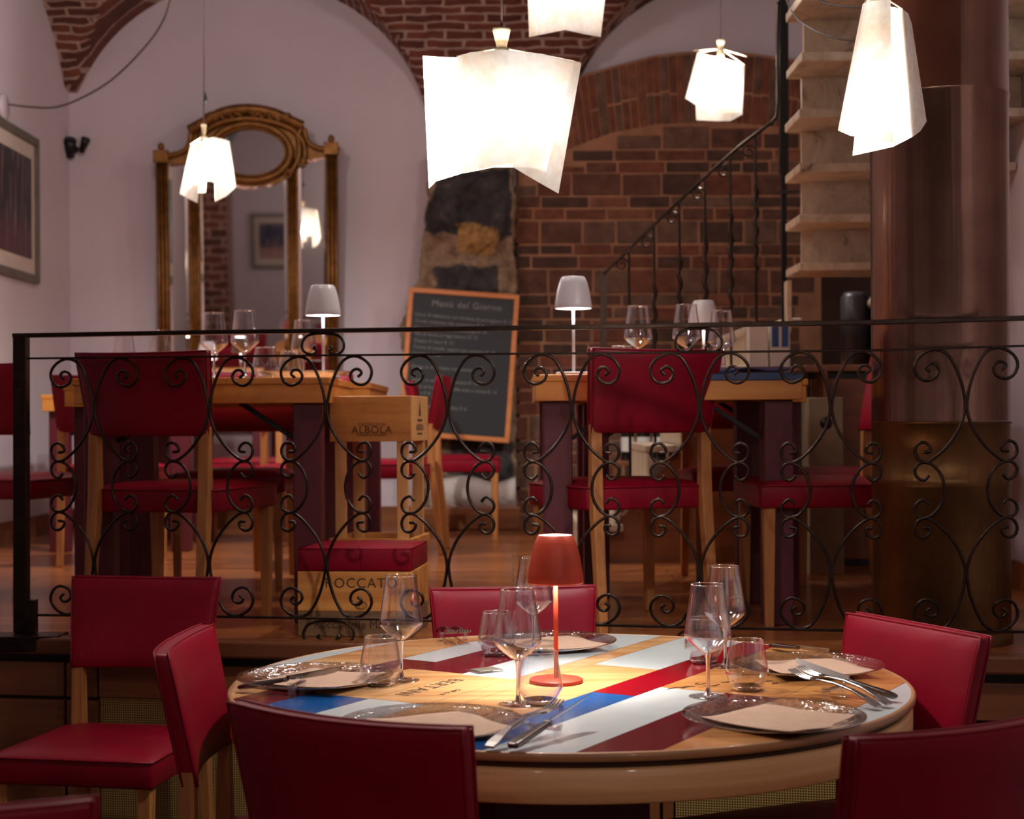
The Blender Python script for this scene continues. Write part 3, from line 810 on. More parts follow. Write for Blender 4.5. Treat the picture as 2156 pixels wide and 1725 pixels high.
def clipped(u0, u1, v0, v1):
    # the part of a u, v rectangle inside the disc, as an outline
    pts = []
    n = 14
    us = frange(max(u0, -R1 + 1e-5), min(u1, R1 - 1e-5), n)
    lo, hi = [], []
    for u in us:
        h = math.sqrt(max(0, R1 * R1 - u * u)); a, b = max(v0, -h), min(v1, h)
        lo.append((u, a)); hi.append((u, b))
    return us, lo, hi
mb = MB()
for u0, u1, segs in strips:
    v0 = -9
    for v1, mi in segs:
        g = 0.0006
        us, lo, hi = clipped(u0 + g, u1 - g, v0 + g, v1 - g)
        for i in range(len(us) - 1):
            q = [lo[i], lo[i + 1], hi[i + 1], hi[i]]
            if hi[i][1] <= lo[i][1] and hi[i + 1][1] <= lo[i + 1][1]: continue
            for k in (0, 1):
                if q[3 - k][1] < q[k][1]: q[3 - k] = q[k]
            mb.add([Nv * a + Dv * b + Vector((0, 0, 0.75)) for a, b in q], [(0, 1, 2, 3)], mi)
        v0 = v1
mb.f = [f[::1] for f in mb.f]
top = mb.build('tabletop', ['table_wood', 'table_wood2', 'p_white', 'p_red', 'p_maroon', 'p_blue'], rt)
mb = MB(); mb.lathe([(0.0, .737), (R1 - .001, .737), (R1, .7497), (0.0, .7497)][0:0] or [(0.02, 0.736), (R1, 0.736), (R1, 0.7494), (0.02, 0.7494)], 96, 0); mb.build('core', 'rim_dark', rt)
mb = MB(); mb.lathe([(R1 - .004, .735), (TR, .735), (TR + .003, .738), (TR + .003, .747), (TR, .7505), (R1, .7505), (R1 - .0005, .7496)], 128); mb.build('table_edge', 'rim_wood', rt)
mb = MB(); mb.lathe([(TR - .02, .7355), (TR - .012, .7355), (TR - .012, .722), (TR - .02, .722)], 128); mb.build('groove', 'rim_dark', rt)
mb = MB(); mb.lathe([(TR - .03, .723), (TR - .006, .723), (TR - .003, .720), (TR - .003, .667), (TR - .006, .664), (TR - .03, .664), (TR - .03, .723)], 128); mb.build('apron', 'apron_wood', rt)
mb = MB(); mb.box((0, 0, .35), (.31, .31, .68)); mb.build('pedestal', 'burgundy', rt, .006)
mb = MB(); mb.box((0, 0, .672), (.78, .10, .04)); mb.box((0, 0, .672), (.10, .78, .04)); mb.build('cross_bearer', 'burgundy', rt, .004)
mb = MB(); mb.box((0, 0, .02), (.62, .62, .04)); mb.build('foot', 'burgundy', rt, .006)
# stencilled writing burnt into the planks, read from the far side of the table
def on_top(px, py): p = PZ(px, py, 0.75); return Vector((p.x - TX, p.y - TY, 0.7504))
def text_on_top(text, size, px, py, mat='ink', name='stencil', sp=1.0):
    p = on_top(px, py); rot = A59 + math.pi
    return lettering(name, text, size, mat, rt, Matrix.Translation(p) @ Matrix.Rotation(rot, 4, 'Z'), sp, 'CENTER', 0.0002)
text_on_top('BERTANI', 0.048, 905, 1447, sp=1.15)
text_on_top('CAV. G. B.', 0.016, 947, 1458)
mb = MB()
sc = random.Random(3)
for k in range(9):
    c = on_top(1425 + k * 27 + sc.uniform(-6, 6), 1450 - 3 * k + sc.uniform(-4, 4) + (10 if k > 4 else 0))
    pts = [c + Vector((.018 * math.cos(t * 1.1 + k) * (1 - .04 * t), .010 * math.sin(t * 1.7 + k), 0.0)) for t in [i * .45 for i in range(11)]]
    mb.tube(smooth_path(pts, 3), 0.0008, 4)
mb.build('flourish', 'ink', rt)

# ------------------------------------------------------------ tableware
def make_wine_glass(label, group):
    t = thing('wine_glass', label, 'wine glass', (0, 0, 0), 0, group)
    prof = [(.004, .085), (.014, .0895), (.026, .099), (.038, .1095), (.0448, .1165), (.0463, .121), (.0455, .128), (.0425, .148), (.0385, .175), (.0348, .2), (.0325, .2205)]
    mb = MB(); mb.lathe(prof, 40); mb.lathe([(r - .0011, z_ + (.0012 if r < .045 and z_ < .12 else 0)) for r, z_ in prof], 40); b = mb.build('bowl', 'glass', t)
    mb = MB(); mb.tube([(.0325 * math.cos(a), .0325 * math.sin(a), .2208) for a in [2 * math.pi * k / 40 for k in range(40)]], .0008, 6, closed=True); mb.build('rim', 'rim_glass', b)
    mb = MB(); mb.lathe([(.0002, .0905), (.006, .0885), (.0058, .083), (.0042, .074), (.0036, .05), (.0038, .02), (.006, .008), (.012, .0045)], 20, capb=False); mb.build('stem', 'solid_glass', t)
    mb = MB(); mb.lathe([(.0002, .006), (.010, .0052), (.026, .0032), (.0375, .002), (.0385, .0012), (.0375, .0004), (.0002, .0004)], 40); mb.build('foot', 'glass', t)
    return t
def make_tumbler(label, group):
    t = thing('water_tumbler', label, 'water glass', (0, 0, 0), 0, group)
    prof = [(.0318, .0085), (.0355, .0155), (.0432, .029), (.0442, .033), (.0430, .045), (.0395, .065), (.0358, .085), (.0335, .1)]
    mb = MB(); mb.lathe(prof, 40); mb.lathe([(r - .0014, z_) for r, z_ in prof], 40); b = mb.build('bowl', 'glass', t)
    mb = MB(); mb.tube([(.0335 * math.cos(a), .0335 * math.sin(a), .1002) for a in [2 * math.pi * k / 40 for k in range(40)]], .0009, 6, closed=True); mb.build('rim', 'rim_glass', b)
    mb = MB(); mb.lathe([(.0002, .0075), (.022, .008), (.0305, .0095), (.0318, .0085), (.0285, .002), (.027, .0004), (.0002, .0004)], 40); mb.build('base', 'solid_glass', t)
    return t
def make_plate(label, group):
    mb = MB()
    mb.lathe([(.0005, .0055), (.085, .0055), (.105, .008), (.125, .0125), (.145, .0175), (.1605, .0215), (.1620, .0215), (.1620, .0195), (.145, .0150), (.125, .0100), (.103, .0045), (.085, .0010), (.0005, .0010)], 64)
    return tag(mb.build('charger_plate', 'plate_glass'), label, 'plate', group)
def make_napkin(label, group):
    sd = random.Random(2)
    def f(u, v):
        x, y = (u - .5) * .20, (v - .5) * .20
        r = math.hypot(x, y)
        zz = .0075 + max(0, (r - .095)) * .16 + 0.0022 * math.sin(u * 7 + v * 4)
        return Vector((x, y, zz))
    mb = MB(); mb.slab(14, 14, lambda u, v: f(u, v) + Vector((0, 0, .0018)), f)
    return tag(mb.build('napkin', 'napkin'), label, 'napkin', group)
def make_fork(label, group):
    mb = MB()
    prof = [(0, .017), (.012, .021), (.03, .017), (.06, .010), (.10, .0065), (.128, .007), (.138, .012), (.148, .021), (.156, .0235)]
    zc = lambda y: .004 + (.010 * math.sin(max(0, min(1, (y - .0) / .15)) * math.pi) if y < .15 else 0) + (.0 if y < .14 else -.004 * math.sin((y - .14) / .06 * math.pi) + .002)
    mb.ribbon([(0, y, zc(y), w, .0036) for y, w in prof])
    for k in range(4):
        x = (k - 1.5) * .0062
        mb.ribbon([(x, .154 + .046 * i / 5, zc(.154 + .046 * i / 5), .0040 - .0016 * i / 5, .003) for i in range(6)])
    return tag(mb.build('fork', 'steel', None, 0.0006, 1), label, 'fork', group)
def make_knife(label, group):
    t = thing('table_knife', label, 'knife', (0, 0, 0), 0, group)
    mb = MB(); mb.ribbon([(0, y, .007 + .004 * y, w, th) for y, w, th in [(0, .012, .006), (.006, .018, .009), (.02, .021, .0105), (.05, .017, .0095), (.09, .0125, .0085), (.102, .011, .008)]]); mb.build('handle', 'darkhandle', t, .0025, 3)
    mb = MB(); mb.ribbon([(0, .101, .0075, .014, .009), (0, .107, .0075, .014, .009)]); mb.build('bolster', 'steel', t, .001)
    outline = [(.106, -.006), (.115, -.0095), (.145, -.012), (.18, -.0125), (.205, -.0085), (.222, .0), (.228, .0085), (.2, .0085), (.106, .0075)]
    a = math.radians(38)
    mb = MB(); mb.prism([(w * math.cos(a), y, .0095 + w * math.sin(a)) for y, w in outline], (-.0012 * math.sin(a), 0, .0012 * math.cos(a))); mb.build('blade', 'steel', t)
    return t
def make_rest(label, group):
    mb = MB(); mb.box((0, 0, .020), (.072, .016, .004)); mb.box((-.030, 0, .011), (.008, .016, .022)); mb.box((.030, 0, .011), (.008, .016, .022))
    mb.box((-.0345, 0, .025), (.003, .016, .006)); mb.box((.0345, 0, .025), (.003, .016, .006))
    return tag(mb.build('cutlery_rest', 'plate_glass', None, .0008, 1), label, 'cutlery rest', group)
PROTO = {}
def place(kind, maker, loc, rotz, label, group, scale=None):
    if kind not in PROTO:
        o = maker(label, group); PROTO[kind] = o; o.location = loc; o.rotation_euler = (0, 0, rotz)
        if scale: o.scale = scale
        return o
    return dup(PROTO[kind], loc, rotz, label, group, scale)
TZ = 0.7502
def onT(px, py, dz=0.0): p = PZ(px, py, 0.75); return Vector((p.x, p.y, TZ + dz))
GW, GT, GP, GN, GF, GK = 'wine glasses on the round table', 'water glasses on the round table', 'glass plates on the round table', 'paper napkins on the round table', 'forks on the round table', 'knives on the round table'
for px, py, lab in ((1091, 1484, 'wine glass in the middle of the round table, in front of the red lamp'), (845, 1434, 'wine glass on the left of the round table before the lettered crates'),
                    (1491, 1468, 'front wine glass of the two at the right of the round table'), (1527, 1404, 'rear wine glass of the two at the right of the round table'),
                    (1124, 1371, 'wine glass partly hidden behind the red lamp')):
    place('wine', make_wine_glass, onT(px, py), px * .1, lab, GW)
for px, py, lab in ((802, 1443, 'water tumbler left of the burnt lettering on the round table'), (1137, 1482, 'water tumbler in front of the red lamp foot, a fork behind it'),
                    (1046, 1380, 'water tumbler at the far side before the far red chair'), (1573, 1453, 'water tumbler next to the scrolled writing at the right'),
                    (1482, 1396, 'water tumbler behind the front right wine glass')):
    place('tumbler', make_tumbler, onT(px, py), px * .1, lab, GT)
rest_h = 0.0
plates = [(908, 1517, 'glass plate behind the near left chair back', 24), (1629, 1503, 'glass plate nearest the viewer on the right of the table', 43),
          (1155, 1347, 'glass plate on the far side behind the red lamp', 20), (1701, 1396, 'glass plate in front of the bright red right chair', 8), (664, 1421, 'glass plate at the left edge of the round table', 60)]
for px, py, lab, rot in plates:
    c = PZ(px, py, TZ + .0205); c.z = TZ
    place('plate', make_plate, c, 0, lab, GP)
    place('napkin', make_napkin, c + Vector((0.012, 0, .0005)), math.radians(rot), lab.replace('glass plate', 'brown paper napkin on the plate', 1), GN)
# knives and forks lean on clear rests, their tips a few centimetres above the table
def lay(kind, maker, a, b, label, group, zb=.798, za=.7535):
    A, B = PZ(a[0], a[1], za), PZ(b[0], b[1], zb); d = B - A; L = {'knife': .228, 'fork': .2}[kind]
    o = place(kind, maker, A, 0, label, group)
    o.rotation_euler = (math.asin(d.z / d.length), 0, math.atan2(d.y, d.x) - math.pi / 2)
    s = max(.92, min(1.1, d.length / L)); o.scale = (s, s, s)
    return A, A + d.normalized() * L * s
k1 = lay('knife', make_knife, (1887, 1476), (1670, 1402), 'knife with dark handle on the rest at the right of the table', GK)
k2 = lay('fork', make_fork, (1850, 1493), (1665, 1415), 'fork nearest the viewer on the rest at the right', GF)
lay('fork', make_fork, (1872, 1488), (1683, 1409), 'fork lying between the other fork and the knife at the right', GF)
k3 = lay('knife', make_knife, (1076, 1582), (1250, 1473), 'knife beside the blue stripe at the near edge', GK)
k4 = lay('fork', make_fork, (1030, 1579), (1178, 1480), 'fork beside the knife at the near edge', GF)
k5 = lay('knife', make_knife, (503, 1455), (728, 1418), 'knife at the left plate reflecting the blue plank', GK, .795)
k6 = lay('fork', make_fork, (925, 1333), (955, 1333), 'left fork of the pair pointing at the viewer from the far side', GF, .782)
k7 = lay('fork', make_fork, (951, 1333), (983, 1333), 'right fork of the pair pointing at the viewer from the far side', GF, .782)
lay('knife', make_knife, (1622, 1364), (1705, 1374), 'knife behind the right rear plate', GK, .760)
GR = 'clear cutlery rests on the round table'
for (A, B), (C_, D_), lab in ((k1, k2, 'clear cutlery rest under the knife and forks at the right'), (k3, k4, 'clear cutlery rest under the knife at the near edge'),
                           (k5, k5, 'clear cutlery rest under the knife at the left'), (k6, k7, 'clear cutlery rest under the two far forks')):
    m = (A + (B - A) * .55 + C_ + (D_ - C_) * .55) / 2; d = B - A
    place('rest', make_rest, (m.x, m.y, TZ), math.atan2(d.y, d.x) - math.pi / 2, lab, GR)
mb = MB(); mb.box((0, 0, .003), (.066, .05, .004)); mb.box((0, 0, .0055), (.054, .040, .0012), 1)
o = mb.build('table_tag', ['plate_glass', 'silver'], None, .001, 1, loc=onT(1022, 1415), rotz=math.radians(34)); tag(o, 'small clear and grey tag lying on the white plank before the lamp', 'table tag')

# ------------------------------------------------------------ table lamps
def make_table_lamp(paint, label, group, watts, glow_col):
    t = thing('table_lamp', label, 'table lamp', (0, 0, 0), 0, group)
    mb = MB(); mb.lathe([(.0003, .0092), (.053, .0082), (.0555, .0065), (.056, .0005), (.0003, .0005)], 48); mb.build('base', paint, t)
    mb = MB(); mb.tube([(0, 0, .008), (0, 0, .268)], .0048, 12); mb.build('stem', paint, t)
    mb = MB(); mb.lathe([(.0345, .306), (.0375, .3035), (.044, .288), (.051, .262), (.0565, .228), (.0585, .209), (.0575, .206), (.0560, .208), (.0540, .230), (.0485, .262), (.0415, .288), (.036, .3025), (.0345, .304)], 48)
    sh = mb.build('lamp_shade', paint, t)
    mb = MB(); mb.lathe([(.0545, .212), (.0525, .230), (.047, .262), (.040, .287), (.0355, .300)], 40); mb.build('lining', 'lamp_in', sh)
    mb = MB(); mb.lathe([(.0003, .279), (.036, .279), (.038, .277), (.038, .271), (.036, .269), (.0003, .269)], 32); mb.build('light_disc', 'glow', t)
    mb = MB(); mb.lathe([(.0003, .3025), (.0340, .3025), (.0340, .3055), (.0003, .3055)], 32); mb.build('top_light', 'glow', t)
    lamp('lamp_light', (0, 0, .246), watts, .02, glow_col, t)
    return t
L1 = make_table_lamp('lamp_red', 'rust red table lamp standing lit in the middle of the round table', None, 15.0, (1, .92, .84))
L1.location = onT(1171, 1437)
GLW = 'white table lamps on the raised floor'
wl = None
for px, py, Y, lab in ((1208, 786, 4.76, 'white table lamp on the left corner of the right raised table'), (681, 794, 5.0, 'white table lamp in front of the right side of the mirror'),
                       (1482, 790, 5.75, 'white table lamp half hidden behind wine glasses at the right'), (437, 800, 8.45, 'small far white lamp seen beside a wine glass before the mirror')):
    p = P(px, 800, Y)
    if wl is None: wl = make_table_lamp('lamp_white', lab, GLW, 5.0, (1, .95, .97)); q = wl
    else: q = dup(wl, (0, 0, 0), 0, lab, GLW)
    q.location = (p.x, Y, UPZ + .7805)

# ------------------------------------------------------------ tables on the raised floor
UT = UPZ + 0.78
def raised_table(x0, x1, y0, y1, label, blue=None):
    t = thing('rectangular_table', label, 'table', ((x0 + x1) / 2, (y0 + y1) / 2, UPZ), 0, 'rectangular tables on the raised floor')
    w, d = x1 - x0, y1 - y0
    cols = [('uptable', 0.22), ('p_white', 0.12), ('uptable', 0.26), ('p_navy' if blue else 'p_maroon', 0.40)]
    mb = MB(); x = -w / 2
    for i, (m, f) in enumerate(cols):
        mb.box((x + f * w / 2, 0, .769), (f * w - .0008, d, .022), i); x += f * w
    mb.build('tabletop', [c[0] for c in cols] if blue else ['uptable', 'uptable', 'uptable', 'uptable'], t, .002, 1)
    mb = MB(); ah, aw = .06, .02
    for s in (-1, 1):
        mb.box((0, s * (d / 2 - aw / 2 - .002), .758 - ah / 2), (w - .012, aw, ah)); mb.box((s * (w / 2 - aw / 2 - .006), 0, .758 - ah / 2), (aw, d - .045, ah))
    mb.build('apron', 'uptable', t, .002, 1)
    for sx in (-1, 1):
        for sy in (-1, 1):
            mb = MB(); mb.box((sx * (w / 2 - .075), sy * (d / 2 - .075), .349), (.09, .09, .698)); mb.build('leg', 'burgundy', t, .003, 1)
    for sx in (-1, 1):
        mb = MB()
        for off in (0, .05):
            mb.bar((sx * (w / 2 - .12), -d / 2 + .10 + off, .58), (sx * (w / 2 - .30), -d / 2 + .10 + off, .70), .012)
        mb.build('folding_bracket', 'black', t)
    return t
def X(px, Y): return P(px, 850, Y).x
raised_table(X(1123, 4.68), X(1694, 4.68), 4.68, 5.40, 'pine table with burgundy legs behind the centre of the railing', True)
raised_table(X(150, 4.8), X(694, 4.8), 4.80, 5.50, 'pine table with burgundy legs behind the left of the railing')
raised_table(X(782, 5.53) - 1.12, X(782, 5.53), 5.53, 6.3, 'second pine table standing end to end behind the left one')
raised_table(X(72, 7.4), X(72, 7.4) + .75, 7.5, 8.2, 'far left pine table by the corner under the poster')
raised_table(X(1700, 5.45) - .83, X(1700, 5.45), 5.43, 6.1, 'second pine table standing end to end behind the right one')
raised_table(-2.0, -1.3, 8.3, 8.95, 'small pine table against the wall under the mirror')
GUW, GUT = 'wine glasses on the raised tables', 'water glasses on the raised tables'
def onU(px, Y): p = P(px, 800, Y); return Vector((p.x, Y, UT + .0005))
for px, Y, lab in ((451, 5.05, 'left wine glass of the pair in front of the mirror'), (516, 4.95, 'right wine glass of the pair in front of the mirror'),
                   (1344, 4.86, 'wine glass above the left part of the railed chair back on the right table'), (1446, 4.82, 'wine glass in front of the half hidden white lamp'),
                   (1520, 5.1, 'wine glass to the right of the half hidden white lamp'), (640, 5.45, 'wine glass behind the tumblers of the left table'), (262, 6.05, 'wine glass above the left chair back, its left one'), (335, 6.0, 'wine glass above the left chair back, its right one')):
    place('wine', make_wine_glass, onU(px, Y), px * .1, lab, GUW)
for px, Y, lab in ((560, 4.93, 'water tumbler next to the wine glass pair on the left table'), (612, 5.25, 'water tumbler behind the railing curls on the left table'), (1309, 5.0, 'water tumbler whose rim shows above the railed chair back on the right'), (1500, 4.98, 'water tumbler below the half hidden white lamp')):
    place('tumbler', make_tumbler, onU(px, Y), px * .1, lab, GUT)
for px, Y, lab in ((640, 4.97, 'glass plate on the left raised table beside the white lamp'), (1580, 4.9, 'glass plate on the right end of the right raised table')):
    place('plate', make_plate, onU(px, Y), 0, lab, 'glass plates on the raised tables')
place('napkin', make_napkin, onU(1580, 4.9) + Vector((0, 0, .004)), .5, 'paper napkin on the right end of the right raised table', 'paper napkins on the raised tables')

# ------------------------------------------------------------ wrought-iron railing on the platform edge
RO = 4.33
rail = thing('railing', 'black wrought-iron railing with scrolls along the raised floor', 'railing', (O.x, RO, UPZ))
def RP(px, py): return LP(px, py, RO) - Vector((0, RO, UPZ))
def rail_part(name, pts, r, n=7, parent=rail):
    mb = MB(); mb.tube(pts, r, n); return mb.build(name, 'iron', parent)
TOPY = [(33, 707), (450, 700), (800, 695), (1356, 687), (1840, 679), (2240, 668)]
THIN = [(60, 755), (450, 751), (800, 747.5), (1356, 743), (1840, 738), (2240, 726)]
BOT = [(62, 1295), (480, 1299), (800, 1304), (1356, 1319), (1840, 1329), (2240, 1331)]
def flat_rail(name, tab, h, d):
    mb = MB(); pts = [RP(x, y) for x, y in tab]
    for a, b in zip(pts, pts[1:]):
        e = (b - a).normalized() * 0.004
        mb.bar(a - e, b + e, d, d, 0, (0, 0, 1), h, h)
    return mb.build(name, 'iron', rail, .0015, 1)
flat_rail('top_rail', TOPY, .013, .032)
flat_rail('middle_rail', THIN, .006, .012)
flat_rail('bottom_rail', BOT, .007, .014)
a, b = RP(46, 1345), RP(45, 706); a.z = 0.0
mb = MB(); mb.bar(a + Vector((0, .0, .012)), b, .040, .040, 0, (0, 1, 0)); mb.build('post', 'iron', rail, .002)
a = RP(62, 1262); c = RP(62, 1345); mb = MB(); mb.bar((a.x + .008, a.y - .012, .012), (a.x + .008, a.y - .012, a.z), .034, .034, 0, (0, 1, 0)); mb.build('post_brace', 'iron', rail, .002)
p0, p1 = RP(-30, 1345), RP(136, 1345)
mb = MB(); mb.box(((p0.x + p1.x) / 2, (p0.y + p1.y) / 2 - .03, -.012), (abs(p1.x - p0.x), .11, .045), 0); mb.build('base_plate', 'iron', rail, .003)
UPS = [(878, 793), (870, 785), (876, 777), (887, 778), (894, 789), (888, 803), (870, 810), (854, 801), (848, 780), (860, 760), (884, 749), (908, 757), (925, 783), (937, 815), (943, 845), (944, 868), (937, 895), (923, 922), (900, 950), (874, 969), (857, 966), (849, 951), (853, 936), (865, 931), (876, 938), (878, 949), (865, 951)]
MIDC = [(876, 996), (866, 1006), (853, 999), (849, 985), (857, 973), (871, 971), (886, 979), (900, 999), (905, 1025)]
MIDC = MIDC + [(x, 2050 - y) for x, y in MIDC[-2::-1]]
LOW = [(x, 2050 - y) for x, y in UPS]
CEN = [198, 440, 687, 943, 1204, 1473, 1750, 2034]
for k, cx in enumerate(CEN):
    nxt = CEN[k + 1] - cx if k < 7 else 290
    prv = cx - CEN[k - 1] if k else 240
    sx = (nxt + prv) / 2 / 258.5
    yt, yb = inter(THIN, cx) + 2, inter(BOT, cx) - 2
    for sgn in (1, -1):
        for shp in (UPS, MIDC, LOW):
            pts = []
            path = smooth_path([(x, y, 0) for x, y in shp], 4)
            for q in path:
                px = cx + sgn * (q.x - 946) * sx
                yt2, yb2 = inter(THIN, px) + 2, inter(BOT, px) - 2
                py = yt2 + (q.y - 749) / (1301 - 749) * (yb2 - yt2)
                pts.append(RP(px, py))
            rail_part('scroll', pts, .0046)
def double_curl(cx, y0, y1, s=1.0):
    # two curls joined over a flat bow, between the bars
    h = y1 - y0
    half = [(10, .58), (14, .66), (20, .70), (24, .82), (19, .95), (9, 1.0), (0, 0)]
    left = [(-15, .62), (-20, .72), (-14, .80), (-17, .95), (-28, 1.0), (-41, .84), (-44, .5), (-36, .18), (-22, .04), (0, .0)]
    pts = left + [(-x, y) for x, y in left[-2::-1]]
    rail_part('double_scroll', [RP(cx + q.x * s, y0 + q.y * h) for q in smooth_path([(x, y, 0) for x, y in pts], 4)], .0042)
double_curl(680, 702, 746); double_curl(1471, 692, 740, 1.1)
double_curl(692, 1308, 1355, 1.2); double_curl(1478, 1325, 1372, 1.25)

# ------------------------------------------------------------ wine crates
def crate_box(name, label, w, d, h, mat, loc, rotz, hollow=False):
    t = thing(name, label, 'crate', loc, rotz)
    th = .014
    for i, (c, s) in enumerate((((0, -d / 2 + th / 2, h / 2), (w, th, h)), ((0, d / 2 - th / 2, h / 2), (w, th, h)))):
        mb = MB(); mb.box(c, s); mb.build('side_board', mat, t, .002, 1)
    for s in (-1, 1):
        mb = MB(); mb.box((s * (w / 2 - th / 2), 0, h / 2), (th, d - 2 * th - .001, h)); mb.build('end_board', mat, t, .002, 1)
    mb = MB(); mb.box((0, 0, .008), (w - 2 * th - .002, d - 2 * th - .002, .014)); mb.build('bottom_board', mat, t)
    mb = MB(); mb.box((0, 0, h - .006), (w - 2 * th - .002, d - 2 * th - .002, .011)); mb.build('lid', mat, t)
    return t
def front_text(t, text, size, x, z, d, mat='ink', sp=1.0):
    return lettering('lettering', text, size, mat, t, Matrix.Translation((x, -d / 2 - .0004, z)) @ Matrix.Rotation(math.pi / 2, 4, 'X'), sp)
def side_text(t, text, size, y, z, w, sp=1.0):
    return lettering('side_lettering', text, size, 'ink', t, Matrix.Translation((w / 2 + .0004, y, z)) @ Matrix.Rotation(math.pi / 2, 4, 'Z') @ Matrix.Rotation(math.pi / 2, 4, 'X'), sp)
f0 = LP(747, 1352, 4.44)                       # front middle of the lower crates
rz = math.radians(-6)
w, d = .345, .30
ctr = Vector((f0.x, f0.y, 0)) + Vector((-math.sin(rz), math.cos(rz), 0)) * d / 2
mb = None
c1 = crate_box('wine_crate', 'weathered dark crate at the bottom of the stack behind the railing', w, d, .075, 'crate_old', (ctr.x, ctr.y, UPZ), rz)
front_text(c1, 'Rocca delle Macìe', .034, .0, .036, d)
c2 = crate_box('wine_crate', 'yellow pine crate lettered in capitals under the red cushion', w, d, .118, 'crate', (ctr.x, ctr.y, UPZ + .0755), rz)
front_text(c2, 'ROCCATO', .042, .02, .083, d, sp=1.1)
mb = MB(); mb.tube([(.018 * math.cos(a), 0, .012 * math.sin(a)) for a in [2 * math.pi * k / 20 for k in range(20)]], .0011, 5, closed=True)
mb.tube([(.013 * math.cos(a), 0, .008 * math.sin(a)) for a in [2 * math.pi * k / 16 for k in range(16)]], .0009, 5, closed=True); mb.tube([(-.006, 0, -.004), (0, 0, .006), (.006, 0, -.004)], .0009, 4)
e = mb.build('emblem', 'ink', c2, loc=(.02, -d / 2 - .0004, .018))
cz = UPZ + .0755 + .1185
def cush(u, v, up):
    a, b = 2 * u - 1, 2 * v - 1
    return Vector((a * .172, b * .15, (.066 + .009 * (1 - a ** 4) * (1 - b ** 4)) if up else 0))
mb = MB(); mb.slab(12, 12, lambda u, v: cush(u, v, 1), lambda u, v: cush(u, v, 0)); cu = mb.build('seat_cushion', 'leather', None, .007, 3, (ctr.x, ctr.y, cz), rz, 50)
tag(cu, 'dark red leather cushion on the yellow pine crate', 'cushion')
mb = MB(); mb.tube([(sx * .170, sy * .148, .066) for sx, sy in ((-1, -1), (1, -1), (1, 1), (-1, 1))], .003, 6, closed=True); mb.tube([(0.02, -.1505, .003), (0.02, -.1505, .064), (.01, -.14, .072), (.0, .0, .0755)], .0012, 5); mb.build('piping', 'leather', cu)
# tall stand behind the stack: pine posts carrying a crate
f1 = P(793, 900, 4.93); rz2 = math.radians(-9); sw, sd = .25, .25
st = thing('crate_stand', 'tall pine stand on four posts carrying a lettered crate, behind the red cushion', 'stand', (f1.x, f1.y + sd / 2, UPZ), rz2)
zb, zt = P(789, 930, 4.93).z - UPZ, P(789, 834, 4.93).z - UPZ
for sx in (-1, 1):
    for sy in (-1, 1):
        mb = MB(); mb.box((sx * (sw / 2 - .022), sy * (sd / 2 - .012), zb / 2), (.036, .018, zb)); mb.build('post', 'crate_z', st, .0015, 1)
zs0, zs1 = P(789, 1157, 4.93).z - UPZ, P(789, 1134, 4.93).z - UPZ
for s in (-1, 1):
    mb = MB(); mb.box((0, s * (sd / 2 + .004), (zs0 + zs1) / 2), (sw + .026, .014, zs1 - zs0)); mb.build('rail', 'crate', st, .0015, 1)
    mb = MB(); mb.box((s * (sw / 2 + .006), 0, (zs0 + zs1) / 2), (.014, sd - .006, zs1 - zs0)); mb.build('rail', 'crate', st, .0015, 1)
hb = zt - zb
for s in (-1, 1):
    mb = MB(); mb.box((0, s * (sd / 2 - .001), zb + hb / 2), (sw + .02, .014, hb)); mb.build('crate_side', 'crate', st, .0015, 1)
    mb = MB(); mb.box((s * (sw / 2 + .003), 0, zb + hb / 2), (.014, sd - .018, hb)); mb.build('crate_end', 'crate_z', st, .0015, 1)
mb = MB(); mb.box((0, 0, zb + .006), (sw - .012, sd - .018, .01)); mb.build('crate_bottom', 'crate', st)
dd = sd + .012
front_text(st, 'CASTELLO DI', .014, .005, zb + hb * .37, dd, sp=1.1); front_text(st, 'ALBOLA', .034, .005, zb + hb * .25, dd, sp=1.1); front_text(st, 'RADDA IN CHIANTI', .010, .005, zb + hb * .14, dd, sp=1.1)
ww = sw + .020
side_text(st, 'ALBOLA', .030, 0, zb + hb * .30, ww); side_text(st, 'CASTELLO DI', .012, 0, zb + hb * .46, ww); side_text(st, 'RADDA IN CHIANTI', .008, 0, zb + hb * .16, ww)
mb = MB(); yy = 0
for q in ([(0, 0, 1.0), (.0, .012, .74), (0, .014, .62), (0, -.014, .62), (0, -.012, .74)],):
    mb.prism([(ww / 2 + .0004, y_, zb + hb * z_ * .9 + .0) for _, y_, z_ in q], (.0006, 0, 0))
mb.build('emblem', 'ink', st)

# ------------------------------------------------------------ parchment pendant lamps
def pend_sheet(cols, t, Y, org, mi=None):
    # cols: (top px, top py, bottom px, bottom py, depth offset at top, at bottom)
    n = 4; m = 10
    cc_ = []
    for i in range(len(cols) - 1):
        for k in range(n):
            f = k / n; cc_.append([a + (b - a) * f for a, b in zip(cols[i], cols[i + 1])])
    cc_.append(list(cols[-1]))
    # soften the curve in depth only
    for _ in range(2):
        sm = [c[4:] for c in cc_]
        for i in range(1, len(cc_) - 1):
            for k in (4, 5): cc_[i][k] = (sm[i - 1][k - 4] + 2 * sm[i][k - 4] + sm[i + 1][k - 4]) / 4
    mb = MB()
    def f(u, v):
        c = cc_[min(len(cc_) - 1, int(round(u * (len(cc_) - 1))))]
        a = P(c[0], c[1], Y + c[4]); b = P(c[2], c[3], Y + c[5])
        return a + (b - a) * v - org
    mb.grid(len(cc_) - 1, m, f)
    return mb.build('lamp_shade', 'parch', t)
